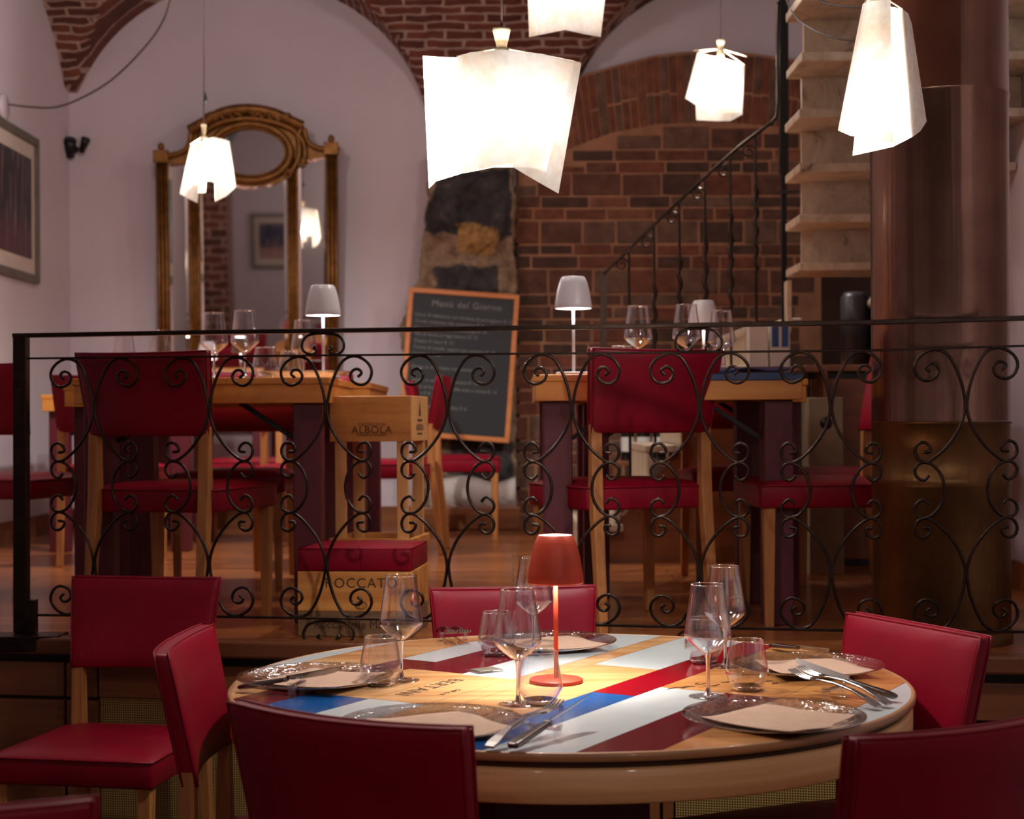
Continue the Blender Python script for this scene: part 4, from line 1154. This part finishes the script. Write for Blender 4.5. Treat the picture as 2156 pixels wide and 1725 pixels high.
def pendant(label, cpx, cpy0, cpy1, cw, Y, sheets, light_py, watts, ring=None, cord_kink=0):
    org = P(cpx, light_py, Y)
    t = thing('pendant_lamp', label, 'pendant lamp', org, 0, 'parchment pendant lamps')
    a, b = P(cpx, cpy0, Y) - org, P(cpx, cpy1, Y) - org
    w = cw * Y / FPX / 2
    mb = MB(); mb.lathe([(.002, a.z), (w, a.z), (w, a.z - .004), (w * .5, b.z), (.002, b.z)], 24, 0, (a.x, a.y, 0)); mb.build('socket_cup', 'cup', t)
    zc = max(b1(org.x), b2(org.y)) - org.z + .01
    pts = [(a.x, a.y, a.z - .002), (a.x + .002, a.y, a.z + (zc - a.z) * .3), (a.x - .003, a.y, a.z + (zc - a.z) * .7), (a.x, a.y, zc)]
    mb = MB(); mb.tube(smooth_path(pts, 4), .0028, 6); mb.build('cord', 'cord', t)
    mb = MB(); mb.tube([b, b + Vector((0, 0, -.05))], .016, 10); mb.build('bulb_socket', 'cup', t)
    for s in sheets: pend_sheet(s, t, Y, org)
    rp = ring or [(s[0][0], s[0][1], s[0][4]) for s in sheets] 
    mb = MB()
    for x, y, dy in rp:
        mb.tube([b + Vector((0, 0, .004)), P(x, y, Y + dy) - org], .0022, 6)
    mb.build('wire_frame', 'cup', t)
    lamp('lamp_light', (0, 0, 0), watts, .035, (1, .965, .94), t)
    return t
pendant('large parchment pendant lamp hanging over the round table', 1056, 61, 104, 38, 3.25,
        [[(962, 119, 971, 366, -.03, -.02), (990, 110, 1010, 357, -.10, -.10), (1055, 104, 1070, 346, -.14, -.15), (1140, 113, 1120, 376, -.11, -.12), (1224, 133, 1176, 408, -.02, -.04)],
         [(890, 117, 903, 397, -.02, -.02), (925, 120, 918, 382, .0, .0), (966, 121, 970, 366, .06, .05), (1050, 112, 1040, 352, .14, .13), (1150, 116, 1120, 352, .12, .11), (1210, 128, 1150, 362, .03, .03)]], 255, 50,
        ring=[(962, 119, -.03), (1224, 133, -.02), (966, 121, .06)])
pendant('pendant lamp cut off by the top edge, behind the large one', 1196, -190, -150, 32, 5.1,
        [[(1106, -140, 1114, 78, -.02, -.02), (1140, -146, 1150, 71, -.11, -.11), (1190, -150, 1190, 63, -.14, -.14), (1240, -146, 1230, 72, -.11, -.11), (1290, -140, 1265, 78, -.02, -.02)],
         [(1108, -136, 1116, 70, .02, .02), (1190, -140, 1190, 62, .14, .14), (1288, -136, 1263, 70, .02, .02)]], -30, 48)
pendant('small pendant lamp with a tilted frame, before the brick arch', 1517, 85, 104, 18, 6.9,
        [[(1468, 112, 1443, 207, .06, .05), (1480, 116, 1465, 221, -.02, -.02), (1481, 116, 1466, 253, -.02, -.02), (1512, 124, 1510, 255, -.10, -.10), (1545, 131, 1538, 255, -.08, -.08), (1555, 134, 1558, 244, -.03, -.03), (1568, 137, 1563, 241, .05, .05)],
         [(1470, 114, 1448, 200, .07, .06), (1515, 120, 1512, 236, .14, .14), (1566, 136, 1562, 236, .06, .06)]], 185, 60,
        ring=[(1460, 107, 0), (1573, 119, 0), (1568, 137, .05), (1468, 112, .06)])
pendant('tall narrow pendant lamp seen edge on, before the metal column', 1846, -52, -12, 26, 3.45,
        [[(1816, 9, 1764, 275, .06, .08), (1822, 4, 1790, 286, -.03, -.02), (1846, 1, 1835, 293, -.07, -.07), (1875, -2, 1881, 301, -.08, -.08)],
         [(1828, 22, 1795, 328, .07, .08), (1850, 17, 1840, 318, .03, .03), (1877, 14, 1880, 309, .0, .0), (1900, 19, 1922, 288, -.03, -.03), (1912, 28, 1938, 276, .0, .0), (1920, 50, 1951, 256, .05, .05)]], 215, 30,
        ring=[(1822, 4, -.03), (1875, -2, -.08), (1900, 19, -.03)])
pendant('pendant lamp with a square notch, in front of the gilt mirror', 429, 262, 288, 12, 6.7,
        [[(401, 304, 378, 408, .04, .05), (412, 301, 396, 418, -.05, -.05), (426, 303, 416, 428, -.08, -.08)],
         [(425, 293, 417, 406, .0, .0), (436, 291, 433, 406, -.05, -.05), (437, 291, 434, 382, -.05, -.05), (450, 289, 456, 382, -.09, -.09), (451, 289, 453, 425, -.09, -.09), (466, 292, 477, 413, -.06, -.06), (483, 297, 497, 394, .04, .05)],
         [(404, 303, 384, 400, .06, .07), (440, 296, 440, 380, .13, .14), (481, 298, 494, 392, .06, .07)]], 360, 95)
mb = MB(); p = P(430, 205, 6.7); mb.tube([p + Vector((.004, 0, .02)), p + Vector((.006, 0, -.022))], [.004, .009], 8); o = mb.build('cord_clip', 'black', None); tag(o, 'small black clip on the pendant cord above the gilt mirror', 'clip')
# loose cables
ros = PZ(8, 225, 0) * 0
ros = Vector((XL, XL * FPX / (8 - 1078), P(8, 225, XL * FPX / (8 - 1078)).z))
cb_ = thing('ceiling_cable', 'thin cable swagging from the round white rose at the upper left', 'cable', ros)
mb = MB(); mb.lathe([(.0005, 0), (.06, 0), (.066, -.004), (.068, -.012), (.066, -.02), (.0005, -.02)], 32); o = mb.build('cable_rose', 'plaster', cb_); o.rotation_euler = (0, -math.pi / 2, 0)
mb = MB(); mb.tube([v - ros for v in smooth_path([P(18, 220, 8.05), P(60, 225, 8.0), (P(115, 226, 7.9)), P(170, 207, 7.8), P(235, 168, 7.7), P(300, 105, 7.55), P(340, 50, 7.4), P(358, 0, 7.3), P(372, -60, 7.2), P(395, -190, 7.0)], 5)], .005, 6); mb.build('cable', 'cord', cb_)
mb = MB(); mb.tube(smooth_path([P(1636, -60, 6.0), P(1668, 25, 5.4), P(1712, 62, 5.0), P(1760, 80, 4.6), P(1800, 86, 4.45), P(1850, 95, 4.24)], 5), .0035, 6); tag(mb.build('slack_cable', 'cord'), 'slack cable hanging between black stair post and metal column', 'cable')
mb = MB(); mb.tube(smooth_path([P(1690, -30, 5.0), P(1735, 5, 4.8), P(1790, 14, 4.5), P(1850, 16, 4.24)], 5), .0035, 6); tag(mb.build('slack_cable', 'cord'), 'upper slack cable crossing the marble stair at the top edge', 'cable')

# ------------------------------------------------------------ gilt mirror, leaning forward from the wall
MY = 9.19
m0 = P(527, 890, MY)
mir = thing('wall_mirror', 'tall gilt framed mirror with an oval crest glass', 'mirror', (m0.x, MY, m0.z))
def MP(px, py, dy=0.0): p = P(px, py, MY); return Vector((p.x - m0.x, dy, p.z - m0.z))
mir.rotation_euler = (math.radians(4.2), 0, math.radians(2.6))
outl = [(340, 890), (340, 330), (362, 328), (398, 330), (412, 305), (412, 282), (450, 262), (490, 243), (530, 237), (575, 243), (615, 258), (642, 268), (648, 292), (664, 310), (690, 316), (711, 310), (711, 890)]
mb = MB(); mb.prism([MP(x, y, 0) for x, y in outl], (0, .03, 0)); mb.build('back_panel', 'gold', mir)
def reeds(name, x0, x1, y0, y1, n):
    mb = MB(); wd = (x1 - x0) / n
    for i in range(n):
        x = x0 + wd * (i + .5); r = wd * MY / FPX * .52
        mb.tube([MP(x, y0, -.006), MP(x, y1, -.006)], r, 8)
    return mb.build(name, 'gold', mir)
reeds('side_post', 337, 361, 345, 890, 3); reeds('side_post', 689, 713, 325, 890, 3)
reeds('pilaster', 406, 425, 372, 890, 3); reeds('pilaster', 609, 627, 338, 890, 3)
for x, y in ((349, 337), (700, 318)):
    mb = MB(); mb.box(MP(x, y, -.012), (.088, .05, .075)); mb.tube([MP(x, y - 10, -.01), MP(x, y - 16, -.01)], .016, 10); mb.ball(MP(x, y - 20, -.01), .02, 12, 0, (1, 1, 1.3)); mb.build('finial', 'gold', mir, .004)
mb = MB()
mb.tube(smooth_path([MP(408, 283, -.02), MP(440, 266, -.03), MP(480, 246, -.04), MP(530, 239, -.045), MP(580, 246, -.04), MP(618, 262, -.03), MP(642, 272, -.02)], 6), .030, 10)
mb.tube(smooth_path([MP(425, 296, -.02), MP(470, 268, -.03), MP(530, 258, -.035), MP(590, 267, -.03), MP(630, 285, -.02)], 6), .018, 8)
sd = random.Random(8)
for i in range(30):
    t = i / 29; x = 450 + 160 * t; y = 258 - 16 * math.sin(math.pi * t) + sd.uniform(-7, 7)
    mb.ball(MP(x, y, -.05), sd.uniform(.012, .024), 8, 0, (1.3, .8, .8))
for s in (-1, 1):
    for k in range(4):
        c = MP(530 + s * (14 + 17 * k), 250 + 3 * k, -.06); mb.tube([c + Vector((.022 * math.cos(a) * (1 - a / 9), 0, .022 * math.sin(a) * (1 - a / 9))) for a in [j * .5 for j in range(13)]], .007, 6)
mb.build('crest', 'gold', mir)
ov = [MP(533 + 83 * math.cos(a), 327 + 58 * math.sin(a), -.02) for a in [2 * math.pi * k / 48 for k in range(48)]]
mb = MB(); mb.tube(ov, .022, 10, closed=True); ov2 = [MP(533 + 73 * math.cos(a), 327 + 49 * math.sin(a), -.026) for a in [2 * math.pi * k / 48 for k in range(48)]]; mb.tube(ov2, .008, 6, closed=True); mb.build('oval_frame', 'gold', mir)
for pts in ([(642, 272), (632, 292), (634, 318), (630, 345), (612, 372)], [(645, 278), (650, 300), (664, 314), (688, 320), (706, 322)], [(412, 285), (408, 310), (396, 326), (372, 334), (352, 336)], [(618, 280), (640, 300), (646, 330), (640, 350)], [(430, 300), (424, 330), (430, 360)]):
    mb = MB(); mb.tube(smooth_path([MP(x, y, -.022) for x, y in pts], 6), .016, 8)
    x, y = pts[-1]; c = MP(x, y, -.024); mb.tube([c + Vector((.03 * math.cos(a) * (1 - a / 11), 0, .03 * math.sin(a) * (1 - a / 11))) for a in [j * .5 for j in range(17)]], .009, 6)
    mb.build('scroll_moulding', 'gold', mir)
mb = MB(); mb.prism([MP(533 + 72 * math.cos(a), 327 + 48 * math.sin(a), -.006) for a in [2 * math.pi * k / 40 for k in range(40)]], (0, .004, 0)); mb.build('oval_glass', 'mirror', mir)
def pane(name, poly):
    mb = MB(); mb.prism([MP(x, y, -.004) for x, y in poly], (0, .003, 0))
    c = (sum(p[0] for p in poly) / len(poly), sum(p[1] for p in poly) / len(poly))
    inner = [(x + (6 if x < c[0] else -6), y + (6 if y < c[1] else -6)) for x, y in poly]
    n = len(poly); a = [MP(x, y, -.0045) for x, y in poly]; b = [MP(x, y, -.0085) for x, y in inner]
    mb.add(a + b, [(i, (i + 1) % n, n + (i + 1) % n, n + i) for i in range(n)]); mb.add(b, [tuple(range(n))])
    return mb.build(name, 'mirror', mir)
pane('side_glass', [(364, 885), (364, 352), (402, 350), (402, 885)])
pane('side_glass', [(631, 885), (631, 340), (645, 342), (688, 335), (688, 885)])
pane('main_glass', [(428, 885), (428, 378), (470, 392), (533, 398), (580, 392), (607, 380), (607, 885)])

# ------------------------------------------------------------ chalkboard
def board():
    A, B, C, D = P(861, 608, 9.0), P(1095, 619, 9.0), P(1071, 936, 8.96), P(839, 914, 8.96)
    org = (A + B + C + D) / 4
    t = thing('chalkboard', 'tilted chalkboard menu in an orange wood frame against the stone pillar', 'chalkboard', org)
    ex = ((B - A) + (C - D)).normalized(); ez = ((A - D) + (B - C)); ez = (ez - ex * ez.dot(ex)).normalized(); ey = ez.cross(ex)
    w = ((B - A).length + (C - D).length) / 2; h = ((A - D).length + (B - C).length) / 2
    R = Matrix((ex, ey, ez)).transposed().to_4x4()
    def bx(mb, c, d): mb.box(c, d, 0, R)
    mb = MB(); bx(mb, (0, .004, 0), (w - .04, .012, h - .04)); mb.build('slate', 'slate', t)
    for c, d in (((0, 0, h / 2 - .014), (w, .026, .03)), ((0, 0, -h / 2 + .014), (w, .026, .03)), ((-w / 2 + .014, 0, 0), (.03, .026, h - .058)), ((w / 2 - .014, 0, 0), (.03, .026, h - .058))):
        mb = MB(); bx(mb, c, d); mb.build('frame_strip', 'board_frame', t, .003, 1)
    lines = [('Menù del Giorno', .062, .09, .42, 0)]
    body = ['Uovo di selezione con fonduta al parmigiano € 12', 'Crudo nostrano alla carbonara € 9', 'Gnocchi mantecati alla bottarga € 14', 'Pici di farina al ragù bianco € 12', 'Zuppa di mare € 15', 'Tonno di maiale, sapori con verdure € 18',
            'Cinghiale € 20', '', 'Filetto al vino rosso con patate', '', 'Seppie in zimino alla toscana € 16', 'Arista al forno con ... alle erbe e verza € 14', 'Zuppa € 8', '', 'Insalata mista e radicchio € 6', 'Dolci', 'Vin santo € 6', 'Caffè e grappa € 8']
    mb = None
    G = Matrix.Translation((0, 0, 0)) @ R @ Matrix.Rotation(math.pi / 2, 4, 'X')
    lettering('chalk_writing', lines[0][0], .054, 'chalk', t, R @ Matrix.Translation((.02, -.0032, h / 2 - .085)) @ Matrix.Rotation(math.pi / 2, 4, 'X'), 1.1, 'CENTER', .0002)
    sdn = random.Random(4)
    for i, s in enumerate(body):
        if s:
            lettering('chalk_writing', s, .0285, 'chalk', t, R @ Matrix.Translation((-w / 2 + .045 + sdn.uniform(0, .01), -.0032, h / 2 - .155 - i * .0385)) @ Matrix.Rotation(math.pi / 2 , 4, 'X') @ Matrix.Rotation(sdn.uniform(-.02, .0), 4, 'Z') @ Matrix.Shear('XZ', 4, (0.0, 0.0)), 1.0, 'LEFT', .0002)
    return t
board()

# ------------------------------------------------------------ wall things
def poster(name, label, loc, w, h, facing, art, frame, group=None):
    # facing: 'x' looks along +x, 'y' along +y
    t = thing(name, label, 'picture', loc)
    def bx(mb, c, d):
        c2, d2 = ((c[1], c[0], c[2]), (d[1], d[0], d[2])) if facing == 'x' else (c, d)
        mb.box(c2, d2)
    fw = .045
    for c, d in (((0, .014, h / 2 - fw / 2), (w, .028, fw)), ((0, .014, -h / 2 + fw / 2), (w, .028, fw)), ((-w / 2 + fw / 2, .014, 0), (fw, .028, h - 2 * fw)), ((w / 2 - fw / 2, .014, 0), (fw, .028, h - 2 * fw))):
        mb = MB(); bx(mb, c, d); mb.build('frame_strip', frame, t, .003, 1)
    mb = MB(); bx(mb, (0, .006, 0), (w - 2 * fw, .008, h - 2 * fw)); mb.build('mount', 'paper', t)
    mb = MB(); bx(mb, (0, .0115, -.0), (w - 2 * fw - .12, .002, h - 2 * fw - .17)); mb.build('print', art, t)
    return t
def left_wall(px, py): Y = XL * FPX / (px - 1078); return P(px, py, Y)
tr, br = left_wall(77, 294), left_wall(77, 599)
hh = tr.z - br.z; ww = .95
poster('framed_poster', 'framed poster of dark upright streaks cut off by the left edge', (XL, tr.y - ww / 2, (tr.z + br.z) / 2), ww, hh, 'x', 'art_dark', 'silver')
poster('framed_picture', 'green framed picture seen only as a reflection in the gilt mirror', (-2.1, YF, 2.05), .62, .72, 'y', 'art_blue', 'silver')
sp_ = P(150, 312, WY - .05)
t = thing('wall_spotlight', 'small black double spotlight on the white wall at the upper left', 'spotlight', (sp_.x, WY, sp_.z))
def SPp(px, py, y): p = P(px, py, WY - .05); return Vector((p.x - sp_.x, y, p.z - sp_.z))
mb = MB(); mb.lathe([(.0005, 0), (.03, 0), (.03, .02), (.0005, .02)], 20); o = mb.build('wall_mount', 'black', t); o.rotation_euler = (math.pi / 2, 0, 0); o.location = SPp(150, 312, 0)
mb = MB(); mb.tube([SPp(150, 312, -.02), SPp(150, 312, -.06)], .010, 8); mb.tube([SPp(150, 312, -.06), SPp(174, 314, -.06)], .007, 8); mb.build('arm', 'black', t)
mb = MB(); mb.tube([SPp(143, 326, -.03), SPp(152, 298, -.10)], [.036, .040], 16); mb.tube([SPp(140, 298, -.08), SPp(138, 304, -.06)], .012, 8); mb.build('spot_head', 'black', t)
mb = MB(); mb.tube([SPp(172, 320, -.05), SPp(178, 308, -.07), SPp(185, 294, -.09)], [.016, .020, .028], 14); mb.build('spot_head', 'black', t)

# ------------------------------------------------------------ stairs
stair = thing('marble_staircase', 'marble staircase seen from below between black post and metal column', 'staircase', P(1760, 700, 5.9))
so = stair.location
for k in range(7):
    Y = 6.27 - .16 * k
    z = 1.88 + .17 * k
    x0 = (1662 + (4 if k > 3 else 0) - 1078) * Y / FPX
    mb = MB(); mb.box(((x0 + XR - .004) / 2, Y - .09, z + .016), (XR - .004 - x0, .30, .032)); o = mb.build('tread', 'marble', stair, .004, 2); o.location = -so
    if k < 7:
        xr = x0 + .028
        mb = MB(); mb.box(((xr + XR - .004) / 2, Y - .13, z + .032 + .069), (XR - .004 - xr, .024, .137)); o = mb.build('riser', 'marble', stair); o.location = -so
mb = MB(); x0 = 1660; a, b = P(1659, 590, 6.3), P(1668, 676, 6.3); mb.box(((a.x + b.x) / 2, 6.35, (a.z + b.z) / 2), (b.x - a.x, .08, a.z - b.z)); o = mb.build('side_slab', 'marble', stair); o.location = -so
fl = thing('lower_stair_flight', 'lower flight of steps along the brick wall behind the iron stair rail', 'staircase', (0.7, 7.25, UPZ))
for k in range(6):
    x = .30 + .15 * k; z = .175 * (k + 1)
    mb = MB(); mb.box((x + .4 * 0 + .09 - .7, 0.0, z - .016), (.20, 1.0, .032)); mb.build('tread', 'marble', fl, .004, 2)
    mb = MB(); mb.box((x - .7 + .012, 0.0, z - .032 - .07), (.022, .98, .14)); mb.build('riser', 'marble', fl)
mb = MB(); mb.box((1.245 - .7, 0.0, 6 * .175 + .014), (.08, 1.0, .04)); mb.build('landing', 'marble', fl, .004, 2)
mb = MB(); mb.prism([(.32 - .7, -.46, 0), (1.24 - .7, -.46, 0), (1.24 - .7, -.46, 1.02), (1.18 - .7, -.46, 1.02)][::-1], (0, .03, 0)); mb.build('stringer', 'darkwood', fl)
SY = 6.68
sr = thing('stair_railing', 'thin black iron stair rail with twisted bars before the brick wall', 'railing', P(1270, 900, SY))
def SR(px, py, dy=0): return P(px, py, SY + dy) - sr.location
mb = MB(); mb.tube(smooth_path([SR(1270, 578), SR(1330, 520), SR(1400, 452), SR(1470, 386), SR(1545, 318), SR(1605, 272), SR(1628, 254), SR(1637, 228), SR(1637, 120), SR(1637, 20), SR(1640, 6), SR(1652, 3)], 5), .0072, 8); mb.build('handrail', 'iron', sr)
mb = MB(); a = SR(1270, 578); mb.bar((a.x, a.y, UPZ - sr.location.z), a, .030, .026); mb.build('newel_post', 'iron', sr)
mb = MB(); mb.bar(SR(1650, -150), SR(1650, 365), .036, .036); mb.bar(SR(1650, 365), SR(1651, 700), .022, .022); mb.build('tall_post', 'black', sr)
mb = MB(); mb.bar(SR(1640, 405), SR(1700, 402, -.4), .012, .012); mb.build('stay', 'black', sr)
HR = [(1270, 578), (1330, 520), (1400, 452), (1470, 386), (1545, 318), (1605, 272)]
for i, px in enumerate((1324, 1377, 1430, 1484, 1537, 1590)):
    y0 = inter(HR, px) + 2
    xw = (px - 1078) * SY / FPX
    ys_ = UPZ + .175 * min(6, max(1, math.floor((xw - .28) / .15) + 1)) - sr.location.z
    a = SR(px, y0); n = 44; pts = []; rs = []
    for k in range(n + 1):
        f = k / n; zz_ = a.z + (ys_ - a.z) * f
        tw = .006 * (1 if .25 < f < .72 else 0)
        pts.append((a.x + tw * math.cos(f * 62), a.y + tw * math.sin(f * 62), zz_)); rs.append(.0065 + (.0035 if .25 < f < .72 else 0))
    mb = MB(); mb.tube(pts, rs, 6); mb.build('baluster', 'iron', sr)
    c = SR(px - 14, y0 + 34 if i else y0 + 30)
    mb = MB(); mb.tube([c + Vector((.030 * math.cos(t_) * (1 - t_ / 13), 0, .030 * math.sin(t_) * (1 - t_ / 13))) for t_ in [j * .4 for j in range(-2, 24)]], .0042, 6); mb.build('scroll', 'iron', sr)

# ------------------------------------------------------------ corner under the stairs
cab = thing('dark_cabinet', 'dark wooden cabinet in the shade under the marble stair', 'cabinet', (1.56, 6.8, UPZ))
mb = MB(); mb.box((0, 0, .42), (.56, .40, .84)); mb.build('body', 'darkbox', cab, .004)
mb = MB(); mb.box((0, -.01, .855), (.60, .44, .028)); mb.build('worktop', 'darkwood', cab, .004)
for s in (-1, 1):
    mb = MB(); mb.box((s * .138, -.208, .42), (.262, .016, .78)); dr = mb.build('door', 'darkwood', cab, .003); mb = MB(); mb.ball((s * .03, -.222, .5), .012, 10); mb.build('knob', 'silver', dr)
def on_cab(px, Y): p = P(px, 800, Y); return (p.x, Y, UPZ + .8695)
mc = thing('coffee_machine', 'dark grey rounded machine with a pale knob beside the metal column', 'machine', on_cab(1822, 6.72))
mb = MB(); mb.tube([(-.045, 0, 0), (-.045, 0, .30), (-.045, 0, .325)], [.062, .062, .045], 20); mb.build('body', 'machine', mc)
mb = MB(); mb.tube([(.05, 0, 0), (.05, 0, .30)], .045, 20); mb.build('side_tank', 'black', mc)
mb = MB(); mb.tube([(.02, -.05, .27), (.02, -.085, .27)], [.024, .020], 14); mb.build('knob', 'cream', mc)
GB = 'packs at the foot of the marble stair'
shelf = thing('wall_shelf', 'narrow wooden shelf unit below the stair landing', 'shelf', (1.16, 6.48, UPZ))
for z_ in (.30, .60, .845):
    mb = MB(); mb.box((0, 0, z_), (.30, .16, .02)); mb.build('shelf_board', 'darkwood', shelf, .002)
for s in (-1, 1):
    mb = MB(); mb.box((s * .158, 0, .4275), (.016, .16, .855)); mb.build('side_panel', 'darkwood', shelf, .002)
def pack(px0, px1, py0, label, m1, m2, Y=6.46):
    a, b = P(px0, 800, Y).x, P(px1, 800, Y).x; z0 = UPZ + .8555; z1 = P(px0, py0, Y).z; h = z1 - z0
    t = thing('carton', label, 'carton', ((a + b) / 2, Y, z0), 0, GB)
    mb = MB(); mb.box((0, 0, h / 2), (b - a, .07, h)); mb.build('box', m1, t, .002, 1)
    if m2: 
        for xx in (-.3, .3):
            mb = MB(); mb.box((xx * (b - a) * .8, -.0362, h * .70), ((b - a) * .34, .001, h * .5)); mb.build('print', m2, t)
    return t
pack(1575, 1615, 688, 'white carton at the foot of the marble stair', 'whitecard', None)
pack(1619, 1661, 680, 'pale carton with blue bars beside the white carton', 'whitecard', 'bluecard')
a, b = P(1695, 838, 6.32), P(1766, 838, 6.32)
cr = thing('tall_carton', 'tall cream carton with a dark round mark behind the right table leg', 'carton', ((a.x + b.x) / 2, 6.32, UPZ))
hz = a.z - UPZ
mb = MB(); mb.box((0, 0, hz / 2), (b.x - a.x, .16, hz)); mb.build('box', 'cream', cr, .002, 1)
mb = MB(); mb.lathe([(.0005, 0), (.026, 0), (.026, .001), (.0005, .001)], 20); o = mb.build('round_mark', 'darkbox', cr); o.rotation_euler = (math.pi / 2, 0, 0); o.location = (0, -.0802, P(1730, 893, 6.32).z - UPZ + .004)
lo = thing('low_bottle_rack', 'low dark rack holding bottles at the brick wall', 'rack', (P(1410, 900, 8.3).x, 8.45, UPZ))
mb = MB(); mb.box((0, 0, .40), (.62, .22, .024)); mb.build('rack_board', 'darkwood', lo, .002)
for s in (-1, 1):
    mb = MB(); mb.box((s * .29, 0, .194), (.03, .2, .388)); mb.build('rack_leg', 'darkwood', lo, .002)
bo = None
for i in range(6):
    loc = (lo.location.x - .22 + i * .088, 8.43, UPZ + .4125); lab = 'dark bottle with a pale label on the low rack behind the right table'
    if bo is None:
        bo = thing('wine_bottle', lab, 'bottle', loc, 0, 'bottles on the low rack')
        mb = MB(); mb.lathe([(.0005, 0), (.036, .0), (.037, .004), (.037, .18), (.033, .20), (.016, .225), (.0135, .24), (.0135, .29), (.0155, .292), (.0155, .302), (.0005, .302)], 20); mb.build('bottle_body', 'bottle', bo)
        mb = MB(); mb.lathe([(.0374, .05), (.0374, .13)], 20); mb.build('label', 'whitecard', bo)
    else: dup(bo, loc, 0, lab)
